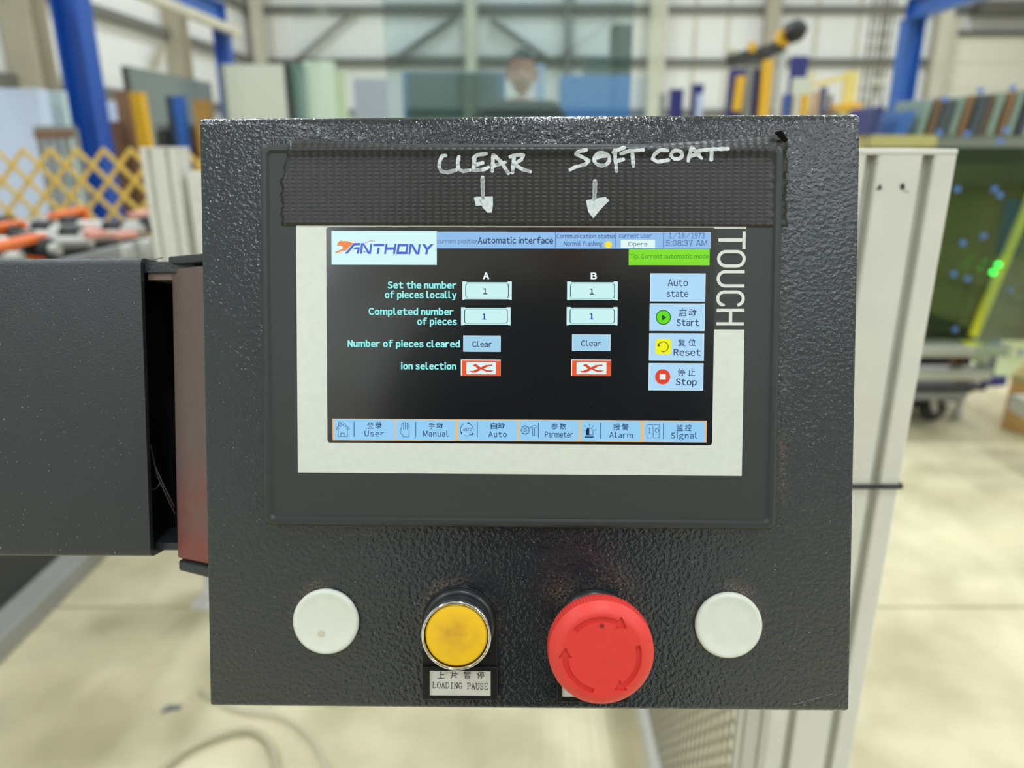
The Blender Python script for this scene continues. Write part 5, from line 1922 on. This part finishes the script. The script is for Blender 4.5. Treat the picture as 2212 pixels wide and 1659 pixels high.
MB().bar((at(1672, 240, Y - 0.02).x, Y - 0.02, 0), at(1692, 105, Y - 0.02), 0.045, 0.05).build('rear_brace', mat('pale_grey_strut', (190, 196, 192), 0.4), la)

# hanging chains
ch = root('chain_hoist', (at(1915, 60, 9.0).x, 9.0, 2.2), 'grey hanging lifting chains with a small hook, before the white wall', 'chain')
for px, py0, py1 in ((1890, -260, 235), (1903, -260, 238), (1916, -260, 240), (1926, -260, 205), (1936, -260, 238)):
    a, c = at(px, py0, 9.0), at(px - 4, py1, 9.0)
    a.x = c.x = (a.x + c.x) / 2
    a.y = c.y = 9.0
    g = MB()
    z = ZC
    i = 0
    while z > max(c.z, 1.3):
        if i % 2: g.box(c.x - 0.006, c.x + 0.006, 8.985, 9.015, z - 0.075, z)
        else: g.box(c.x - 0.016, c.x + 0.016, 8.994, 9.006, z - 0.075, z)
        z -= 0.07
        i += 1
    g.build('chain', mat('chain_steel', (112, 108, 92), 0.4, 0.4), ch)
a = at(1912, 172, 8.97)
MB().tube([a + Vector((0.03, 0, 0.08)), a, a + Vector((-0.05, 0, -0.06)), a + Vector((-0.10, 0, -0.03)), a + Vector((-0.11, 0, 0.02))], 0.018, 8).build('hook', m_cream, ch)

# ---- right: row of leaning glass sheets and wooden separators in a rack
m_gl1 = mat('grey_green_glass_pack', (138, 156, 148), 0.25)
m_gl2 = mat('dark_glass_pack', (66, 72, 84), 0.25)
hr = root('harp_rack', (at(2060, 300, 4.6).x, 4.6, 0), 'yellow based rack holding slanted sheets right of the near aluminium post', 'rack')
a, c = at(1878, 290, 4.6), at(2420, 290, 4.6)
zr0, zr1 = at(1950, 316, 4.6).z - 0.1, at(1950, 292, 4.6).z
xs_ = at(2015, 300, 4.6).x
MB().box(a.x, xs_, 4.55, 4.95, zr0, zr1).build('base_beam', mat('yellow_primer', (196, 180, 118), 0.5), hr)
MB().box(xs_, c.x, 4.6, 4.95, zr0, zr1).build('grey_beam', m_grey, hr)
for x in (a.x + 0.1, c.x - 0.1):
    MB().box(x - 0.05, x + 0.05, 4.6, 4.9, 0, at(1950, 316, 4.6).z - 0.1).build('leg', m_yellow, hr)
zb_r = at(1950, 292, 4.6).z
items = ((1893, 1908, 230, m_navy, 'navy', 'separator post'), (1950, 1976, 240, m_blue2, 'blue', 'separator post'), (2002, 2014, 214, m_gl1, 'grey green', 'glass pack'), (2024, 2036, 212, m_brownb, 'brown', 'wooden separator'), (2040, 2066, 216, m_gl2, 'dark', 'glass pack'),
         (2072, 2084, 208, m_gl1, 'grey green', 'glass pack'), (2092, 2104, 206, m_wood, 'brown', 'wooden separator'), (2114, 2138, 204, m_gl2, 'dark', 'glass pack'), (2142, 2149, 204, m_brownb, 'brown', 'wooden separator'),
         (2156, 2170, 200, m_gl1, 'grey green', 'glass pack'), (2182, 2194, 198, m_wood, 'tan', 'wooden separator'), (2200, 2212, 196, m_gl1, 'grey green', 'glass pack'), (2224, 2240, 194, m_gl2, 'dark', 'glass pack'))
seen = {}
ordn = ('first', 'second', 'third', 'fourth', 'fifth')
for (x0, x1, yt, mm, colr, what) in items:
    wd = at(x1, 260, 4.6).x - at(x0, 260, 4.6).x
    tp_, bt = at((x0 + x1) / 2, yt, 4.6), at((x0 + x1) / 2 - 30, 300, 4.6)
    key = colr + what
    seen[key] = seen.get(key, 0) + 1
    lb = '%s %s %s leaning in the right rack, counted from the near post' % (ordn[seen[key] - 1], colr, what)
    mb = MB()
    zt = tp_.z
    x_t, x_b = tp_.x - wd / 2, tp_.x - wd / 2 - 0.035
    mb.add([(x_b, 4.58, zb_r), (x_b + wd, 4.58, zb_r), (x_b + wd, 4.95, zb_r), (x_b, 4.95, zb_r), (x_t, 4.58, zt), (x_t + wd, 4.58, zt), (x_t + wd, 4.95, zt), (x_t, 4.95, zt)],
           [(0, 3, 2, 1), (4, 5, 6, 7), (0, 1, 5, 4), (1, 2, 6, 5), (2, 3, 7, 6), (3, 0, 4, 7)])
    solo(mb.build(what.replace(' ', '_'), mm, None, 0.003), lb, what, 'slanted sheets and separators in the right rack')

# ---- right: glass on a trolley, with blue cork pads, yellow strut and green lamps
m_green = glass('dark_green_glass', (0.27, 0.31, 0.20), 0.02, 0.0, (0.7, 1.0, 0.6))
m_pale = glass('pale_green_glass', (0.90, 0.94, 0.89), 0.012)
tr = root('sheet_trolley', (2.0, 3.1, 0), 'grey sheet trolley on castors under the dark green glass', 'trolley')
zt_r = at(2060, 735, 3.0).z
TX0, TX1 = at(1900, 735, 3.0).x, at(2152, 735, 3.0).x
MB().box(TX0, TX1, 2.90, 3.04, zt_r - 0.045, zt_r).build('front_ledge', m_steel, tr, 0.004)
za, zc = at(2060, 792, 3.0).z, at(2060, 815, 3.0).z
MB().box(TX0, at(2128, 800, 3.0).x, 2.95, 3.02, zc, za).build('lower_rail', m_steel, tr, 0.004)
za2, zc2 = at(2060, 840, 3.05).z, at(2060, 856, 3.05).z
MB().box(TX0, at(2075, 848, 3.05).x, 3.0, 3.08, zc2, za2).build('chassis_rail', m_grey, tr, 0.004)
MB().box(TX0, TX1 + 0.12, 3.32, 3.9, 0.04, zt_r - 0.04).build('recess_fill', mat('dark_recess_fill', (50, 50, 46), 0.6), tr)  # dark box added to darken the recess under the trolley
MB().box(TX0, TX1, 3.0, 3.5, 0.2, 0.22).build('deck', m_dark, tr)
q = at(2078, 765, 3.02)
MB().box(q.x - 0.018, q.x + 0.018, 3.03, 3.07, at(2078, 792, 3.02).z, at(2078, 742, 3.02).z).build('upright', m_brownb, tr)
q = at(2140, 775, 3.0)
MB().box(q.x - 0.02, q.x + 0.02, 2.99, 3.06, at(2140, 812, 3.0).z, at(2140, 760, 3.0).z).build('blue_bracket', m_navy, tr)
MB().bar(at(2122, 824, 3.04), at(2170, 822, 3.04), 0.03, 0.04).build('blue_bar', m_navy, tr)
MB().bar(at(2062, 832, 3.06), at(2100, 836, 3.06), 0.03, 0.05).build('rust_bar', m_brownb, tr)
a, c = at(2098, 768, 2.99), at(2132, 780, 2.99)
MB().tube([a, c], 0.018, 14).build('white_roll', m_white2, tr)


def castor(cx, cy, label=None):
    g = MB()
    rr = 0.055
    prof_ = []
    n = 20
    vs = []
    for xx, r_ in ((-0.018, rr * 0.85), (-0.012, rr), (0.012, rr), (0.018, rr * 0.85)):
        for k in range(n):
            a = 2 * math.pi * k / n
            vs.append((cx + r_ * math.cos(a), cy + xx, rr + r_ * math.sin(a)))
    fs = [tuple(range(n)), tuple(range(3 * n, 4 * n))[::-1]]
    for i in range(3):
        for k in range(n):
            fs.append((i * n + k, i * n + (k + 1) % n, (i + 1) * n + (k + 1) % n, (i + 1) * n + k))
    g.add(vs, fs)
    g.build('castor_wheel', m_rubber, tr)
    g = MB()
    for sy in (-0.024, 0.024):
        g.bar((cx, cy + sy, rr), (cx - 0.03, cy + sy, 0.17), 0.03, 0.004, up=(0, 1, 0))
    g.box(cx - 0.07, cx + 0.02, cy - 0.03, cy + 0.03, 0.165, zc2 + 0.005)
    g.build('castor_fork', m_steel, tr)
    b_ = MB().tube([(cx, cy - 0.03, rr), (cx, cy + 0.03, rr)], 0.012, 10)
    b_.build('castor_axle', m_steel, tr)


q = onz(2008, 907)
castor(q.x, q.y)
castor(TX0 + 0.06, q.y + 0.25)
q = onz(2066, 905)
MB().lathe([(0.0, 0.055), (0.012, 0.05), (0.02, 0.035), (0.02, 0.0)], q.x, q.y, 16).build('floor_jack', m_steel, tr)
MB().box(q.x - 0.008, q.x + 0.008, q.y - 0.008, q.y + 0.008, 0.05, zc2 + 0.01).build('jack_stem', m_steel, tr)

GYR = 2.95
gx0 = at(1880, 320, GYR).x
o1 = MB().box(gx0, at(2270, 500, GYR + 0.05).x, GYR + 0.05, GYR + 0.058, zt_r, at(2150, 318, GYR + 0.05).z).build('glass_sheet', m_green)
solo(o1, 'dark green glass sheet standing on the grey trolley', 'glass sheet')
z1 = at(2100, 204, GYR).z
mbp = MB()
pg = [(1872, 238), (2400, 168)]
ga, gb = at(1872, 238, GYR), at(2270, 185, GYR)
mbp.add([(ga.x, GYR, zt_r), (gb.x, GYR, zt_r), (gb.x, GYR + 0.006, zt_r), (ga.x, GYR + 0.006, zt_r), (ga.x, GYR, ga.z), (gb.x, GYR, gb.z), (gb.x, GYR + 0.006, gb.z), (ga.x, GYR + 0.006, ga.z)],
        [(0, 3, 2, 1), (4, 5, 6, 7), (0, 1, 5, 4), (1, 2, 6, 5), (2, 3, 7, 6), (3, 0, 4, 7)])
solo(mbp.build('glass_sheet', m_pale), 'taller clear glass sheet with blue pads before the dark green one', 'glass sheet')
# nearer pane at the picture edge, hanging lower
na_, nb_ = at(2140, 600, 2.6), at(2420, 600, 2.6)
zl, zr_ = at(2115, 795, 2.6).z, at(2212, 835, 2.6).z
mbp = MB()
mbp.add([(na_.x, 2.6, zl), (nb_.x, 2.45, zr_ - 0.05), (nb_.x, 2.458, zr_ - 0.05), (na_.x, 2.608, zl), (na_.x, 2.6, at(2165, 430, 2.6).z), (nb_.x, 2.45, at(2165, 430, 2.6).z), (nb_.x, 2.458, at(2165, 430, 2.6).z), (na_.x, 2.608, at(2165, 430, 2.6).z)],
        [(0, 3, 2, 1), (4, 5, 6, 7), (0, 1, 5, 4), (1, 2, 6, 5), (2, 3, 7, 6), (3, 0, 4, 7)])
solo(mbp.build('glass_sheet', glass('grey_green_glass', (0.74, 0.82, 0.72), 0.06)), 'grey green glass sheet hanging lowest at the right picture edge', 'glass sheet')
ns = root('pane_stand', (na_.x + 0.25, 2.58, 0), 'slim grey stand under the lowest hanging glass sheet', 'stand')
MB().box(at(2235, 830, 2.55).x, nb_.x + 0.02, 2.42, 2.66, zr_ - 0.11, zr_ - 0.05).build('ledge', m_steel, ns)
MB().box(nb_.x - 0.06, nb_.x, 2.5, 2.56, 0, zr_ - 0.11).build('leg', m_steel, ns)
# blue cork pads
m_pad = mat('blue_cork_pad', (84, 126, 194), 0.6)
pads = ((2025, 425), (2068, 409), (2148, 409), (2160, 422), (2080, 525), (2125, 510), (2060, 592), (2090, 603), (2176, 551), (2142, 612), (2183, 627), (2063, 712), (2107, 737), (2153, 740), (2205, 762), (2028, 287), (2089, 289), (2172, 281), (2040, 214), (2118, 195), (2188, 190), (2160, 305))
pad0 = None
rowname = lambda y: 'along the top edge' if y < 240 else ('over the slanted sheets' if y < 320 else ('high on the dark green area' if y < 470 else ('around the green lamps' if y < 650 else 'near the lower edge')))
for i, (px, py) in enumerate(pads):
    q = at(px, py, GYR - 0.004)
    if pad0 is None:
        mbq = MB().box(-0.010, 0.010, -0.004, 0.004, -0.010, 0.010)
        pad0 = mbq.build('cork_pad', m_pad, None, 0.002)
        o = pad0
    else:
        o = pad0.copy()
        COL.objects.link(o)
    o.location = (q.x, GYR - 0.004, q.z)
    rk_ = sorted(x for x, y in pads if rowname(y) == rowname(py)).index(px)
    on_ = ('first', 'second', 'third', 'fourth', 'fifth', 'sixth', 'seventh')[rk_]
    tag(o, 'small blue cork pad ' + rowname(py) + ', ' + on_ + ' from the near post', 'cork pad', 'blue cork pads on the clear glass')
# yellow strut with two green signal lamps between the panes
ys = root('signal_strut', (at(2102, 727, 2.925).x, 2.925, zt_r), 'slanted yellow strut with two glowing green lamps', 'strut')
m_strut = mat('lime_yellow_paint', (206, 204, 40), 0.45)
sa, sb_ = at(2102, 727, 2.925), at(2240, 395, 2.925)
MB().bar(sa, sb_, 0.03, 0.02, up=(0, 1, 0)).build('bar', m_strut, ys)
MB().box(sa.x - 0.03, sa.x + 0.03, 2.905, 2.945, zt_r, zt_r + 0.012).build('foot_bar', m_strut, ys)
m_led = glow('green_lamp', (40, 255, 90), 6.0)
for (px, py) in ((2158, 572), (2147, 588.5)):
    q = at(px, py, 2.905)
    vs = MB()
    n = 12
    vs.tube([(q.x, 2.915, q.z), (q.x, 2.903, q.z)], 0.009, n)
    vs.build('green_lamp', m_led, ys)

# cardboard box at the right edge
q0, q1 = onz(2160, 925), onz(2212, 955)
bx = root('cardboard_box', (q0.x + 0.25, q0.y - 0.1, 0), 'brown cardboard box on the floor at the right edge', 'box')
hbx = at(2170, 812, q0.y).z
xw = 0.6
bd = MB()
fl_ = [(q0.x, q0.y), (q1.x + 0.0, q1.y), (q1.x + 0.5, q1.y + 0.12), (q0.x + 0.5, q0.y + 0.12)]
MB().prism([(x, y) for x, y in ((q0.x, q0.y), (q0.x + 0.28, q0.y - 0.42), (q0.x + 0.68, q0.y - 0.16), (q0.x + 0.40, q0.y + 0.26))], 0.0, hbx).build('carton', m_card, bx, 0.004)
fp = MB()
fp.add([(q0.x, q0.y, hbx), (q0.x + 0.28, q0.y - 0.42, hbx), (q0.x + 0.36, q0.y - 0.36, hbx + 0.05), (q0.x + 0.09, q0.y + 0.05, hbx + 0.05)], [(0, 1, 2, 3)])
fo_ = fp.build('flap', m_card, bx)
so = fo_.modifiers.new('th', 'SOLIDIFY'); so.thickness = 0.004

# clear hose on the floor and bits of litter
m_hose = glass('clear_hose', (0.93, 0.92, 0.86), 0.10, 0.15)
hpts = [onz(x, y, 0.012) for x, y in ((60, 1840), (200, 1765), (330, 1680), (400, 1622), (470, 1590), (530, 1577), (565, 1590), (590, 1625), (596, 1690), (570, 1790), (480, 1900), (330, 1990))]
cu = bpy.data.curves.new('hose', 'CURVE'); cu.dimensions = '3D'


def smooth_pts(P, n=8):
    out = []
    for i in range(len(P) - 1):
        p0, p1, p2, p3 = P[max(i - 1, 0)], P[i], P[i + 1], P[min(i + 2, len(P) - 1)]
        for k in range(n):
            t_ = k / n
            out.append(0.5 * ((2 * p1) + (-p0 + p2) * t_ + (2 * p0 - 5 * p1 + 4 * p2 - p3) * t_ ** 2 + (-p0 + 3 * p1 - 3 * p2 + p3) * t_ ** 3))
    out.append(P[-1])
    return out


ho = MB().tube(smooth_pts(hpts), 0.0065, 8).build('clear_hose', mat('grey_clear_hose', (176, 170, 140), 0.25))
solo(ho, 'loop of thin clear hose lying on the floor', 'hose')
hp2 = [onz(x, y, 0.012) for x, y in ((430, 1490), (510, 1530), (600, 1546), (650, 1575), (690, 1625), (710, 1700), (700, 1820), (620, 1950))]
ho = MB().tube(smooth_pts(hp2), 0.0035, 8).build('thin_cable', mat('pale_cable', (196, 190, 164), 0.3))
solo(ho, 'thin pale cable on the floor under the control box', 'cable')
q = onz(368, 1537)
lit = MB()
lit.add([(q.x - 0.02, q.y - 0.006, 0.001), (q.x + 0.018, q.y + 0.006, 0.001), (q.x + 0.022, q.y + 0.012, 0.006), (q.x - 0.01, q.y + 0.010, 0.008)], [(0, 1, 2, 3)])
so = lit.build('floor_scrap', mat('grey_scrap', (104, 106, 108), 0.6))
sm2 = so.modifiers.new('th', 'SOLIDIFY'); sm2.thickness = 0.002
solo(so, 'small grey scrap on the floor left of the control box', 'scrap')

# ================================================================ the operator, mirrored in the glass
def skin_mesh(name, verts, edges, radii, m, parent=None, sub=2):
    me = bpy.data.meshes.new(name)
    me.from_pydata([tuple(v) for v in verts], edges, [])
    o = bpy.data.objects.new(name, me)
    COL.objects.link(o)
    sk = o.modifiers.new('skin', 'SKIN')
    sk.use_smooth_shade = True
    for i, sv in enumerate(me.skin_vertices[0].data):
        r_ = radii[i]
        sv.radius = r_ if isinstance(r_, tuple) else (r_, r_)
        sv.use_root = (i == 0)
    ss = o.modifiers.new('sub', 'SUBSURF'); ss.levels = sub; ss.render_levels = sub
    me.materials.append(m)
    if parent is not None:
        o.parent = parent
        o.matrix_parent_inverse = PINV['mp'][parent.name]
    return o


m_skin = mat('skin', (206, 158, 134), 0.5)
m_hair = mat('dark_hair', (42, 38, 34), 0.7)
m_shirt = mat('dark_green_jacket', (34, 46, 44), 0.8)
m_trous = mat('dark_trousers', (34, 36, 42), 0.8)
MXO, MYO = 0.055, -0.52
man = root('person', (MXO, MYO, 0), 'person in a dark green top facing the control box, seen mirrored in the glass', 'person')
V = lambda x, y, z: Vector((MXO + x, MYO + y, z))
# body: head on neck, arms with hands, torso core and legs, one surface
bv = [V(0, 0, 0.93), V(0, 0.0, 1.10), V(0, -0.01, 1.30), V(0, -0.01, 1.40), V(0, 0.005, 1.46)]
be = [(0, 1), (1, 2), (2, 3), (3, 4)]
brd = [(0.12, 0.09), (0.12, 0.09), (0.13, 0.09), (0.07, 0.06), (0.055, 0.058)]
for s in (-1, 1):
    k = len(bv)
    bv += [V(s * 0.19, -0.01, 1.375), V(s * 0.245, 0.0, 1.12), V(s * 0.16, 0.20, 1.02), V(s * 0.10, 0.26, 1.03)]
    brd += [0.045, 0.042, 0.03, 0.034]
    be += [(3, k), (k, k + 1), (k + 1, k + 2), (k + 2, k + 3)]
    h_ = k + 3
    for fi, (dx, dz, L_) in enumerate(((0.0, 0.032, 0.065), (0.0, 0.012, 0.075), (0.0, -0.008, 0.070), (0.0, -0.026, 0.055))):
        kk = len(bv)
        b0 = bv[h_]
        bv += [b0 + Vector((-s * 0.02, 0.025, dz)), b0 + Vector((-s * (0.02 + L_ * 0.5), 0.03, dz * 1.1)), b0 + Vector((-s * (0.02 + L_ * 0.8), 0.012, dz * 1.1))]
        brd += [0.010, 0.009, 0.008]
        be += [(h_, kk), (kk, kk + 1), (kk + 1, kk + 2)]
    kk = len(bv)
    bv += [bv[h_] + Vector((-s * 0.005, -0.01, 0.05)), bv[h_] + Vector((-s * 0.03, -0.005, 0.07))]
    brd += [0.011, 0.009]
    be += [(h_, kk), (kk, kk + 1)]
    k = len(bv)
    bv += [V(s * 0.095, 0, 0.86), V(s * 0.105, 0.015, 0.48), V(s * 0.11, -0.02, 0.10), V(s * 0.115, 0.10, 0.045)]
    brd += [0.085, 0.055, 0.038, 0.03]
    be += [(0, k), (k, k + 1), (k + 1, k + 2), (k + 2, k + 3)]
body = skin_mesh('body', bv, be, brd, m_skin, man)
# head: shaped sphere with brow, nose, chin
hm = MB()
nu, nv = 32, 24
HZ = 1.585
vs, fs = [], []
for j in range(nv + 1):
    ph = math.pi * j / nv
    for i in range(nu):
        th_ = 2 * math.pi * i / nu
        x = 0.076 * math.sin(ph) * math.cos(th_)
        y = 0.096 * math.sin(ph) * math.sin(th_)
        z = 0.122 * math.cos(ph)
        if z < -0.02:
            x *= 1 - 0.28 * ((-z - 0.02) / 0.1)
            if y < 0: y *= 1 - 0.35 * ((-z - 0.02) / 0.1)
        fr_ = max(0, math.sin(th_)) ** 8
        if abs(x) < 0.022 and y > 0.03 and -0.045 < z < 0.015: y += 0.020 * (1 - abs(x) / 0.022) * (1 - abs(z + 0.03) / 0.045 if z > -0.03 else 1 - abs(z + 0.03) / 0.016) if abs(z + 0.03) < 0.045 else 0
        if 0.012 < abs(x) < 0.05 and y > 0.03 and -0.008 < z < 0.022: y -= 0.008
        vs.append(tuple(V(x, y + 0.022, HZ + z)))
for j in range(nv):
    for i in range(nu):
        fs.append((j * nu + i, j * nu + (i + 1) % nu, (j + 1) * nu + (i + 1) % nu, (j + 1) * nu + i))
hm.add(vs, fs, True)
for s in (-1, 1):                              # ears
    hm.tube([V(s * 0.074, 0.012, HZ + 0.02), V(s * 0.086, 0.004, HZ + 0.005), V(s * 0.083, 0.008, HZ - 0.025), V(s * 0.074, 0.016, HZ - 0.035)], [0.008, 0.012, 0.010, 0.006], 8)
head = hm.build('head', m_skin, man)
ey = MB()
for s in (-1, 1):
    c_ = V(s * 0.031, 0.098, HZ + 0.005)
    for j in range(1): ey.tube([c_ + Vector((-0.013, 0, 0)), c_ + Vector((0, 0.003, 0.001)), c_ + Vector((0.013, -0.002, 0))], [0.003, 0.006, 0.003], 8)
ey.build('eye_line', m_hair, man)
MB().tube([V(-0.024, 0.095, HZ - 0.068), V(0, 0.104, HZ - 0.066), V(0.024, 0.095, HZ - 0.068)], [0.003, 0.006, 0.003], 8).build('mouth', mat('lips', (150, 96, 88), 0.5), man)
# short hair
hh = MB()
vs, fs = [], []
nj = 12
for j in range(nj + 1):
    for i in range(nu):
        th_ = 2 * math.pi * i / nu
        lim = 1.05 if math.sin(th_) > 0.3 else (1.75 if math.sin(th_) > -0.4 else 2.1)
        ph = lim * j / nj
        x, y, z = 0.081 * math.sin(ph) * math.cos(th_), 0.101 * math.sin(ph) * math.sin(th_), 0.129 * math.cos(ph)
        vs.append(tuple(V(x, y + 0.020, HZ + z)))
for j in range(nj):
    for i in range(nu):
        fs.append((j * nu + i, j * nu + (i + 1) % nu, (j + 1) * nu + (i + 1) % nu, (j + 1) * nu + i))
hh.add(vs, fs, True)
hh.build('hair', m_hair, man)
# clothing
tv = [V(0, 0, 0.90), V(0, 0, 1.05), V(0, -0.01, 1.25), V(0, -0.01, 1.38), V(0, 0.0, 1.44)]
trd = [(0.19, 0.135), (0.18, 0.13), (0.20, 0.14), (0.17, 0.12), (0.085, 0.085)]
te = [(0, 1), (1, 2), (2, 3), (3, 4)]
for s in (-1, 1):
    k = len(tv)
    tv += [V(s * 0.195, -0.01, 1.365), V(s * 0.247, 0.0, 1.12), V(s * 0.18, 0.165, 1.035)]
    trd += [0.095, 0.066, 0.047]
    te += [(3, k), (k, k + 1), (k + 1, k + 2)]
skin_mesh('shirt', tv, te, trd, m_shirt, man)
pv = [V(0, 0, 0.95), V(0, 0, 0.88)]
prd = [(0.18, 0.13), (0.18, 0.13)]
pe = [(0, 1)]
for s in (-1, 1):
    k = len(pv)
    pv += [V(s * 0.10, 0, 0.78), V(s * 0.105, 0.012, 0.48), V(s * 0.11, -0.02, 0.09)]
    prd += [0.105, 0.078, 0.065]
    pe += [(1, k), (k, k + 1), (k + 1, k + 2)]
skin_mesh('trousers', pv, pe, prd, m_trous, man)
for s in (-1, 1):
    MB().tube([V(s * 0.112, -0.07, 0.045), V(s * 0.112, -0.03, 0.055), V(s * 0.114, 0.06, 0.045), V(s * 0.116, 0.15, 0.035), V(s * 0.117, 0.19, 0.03)], [0.03, 0.045, 0.043, 0.038, 0.02], 12).build('shoe', m_rubber, man)
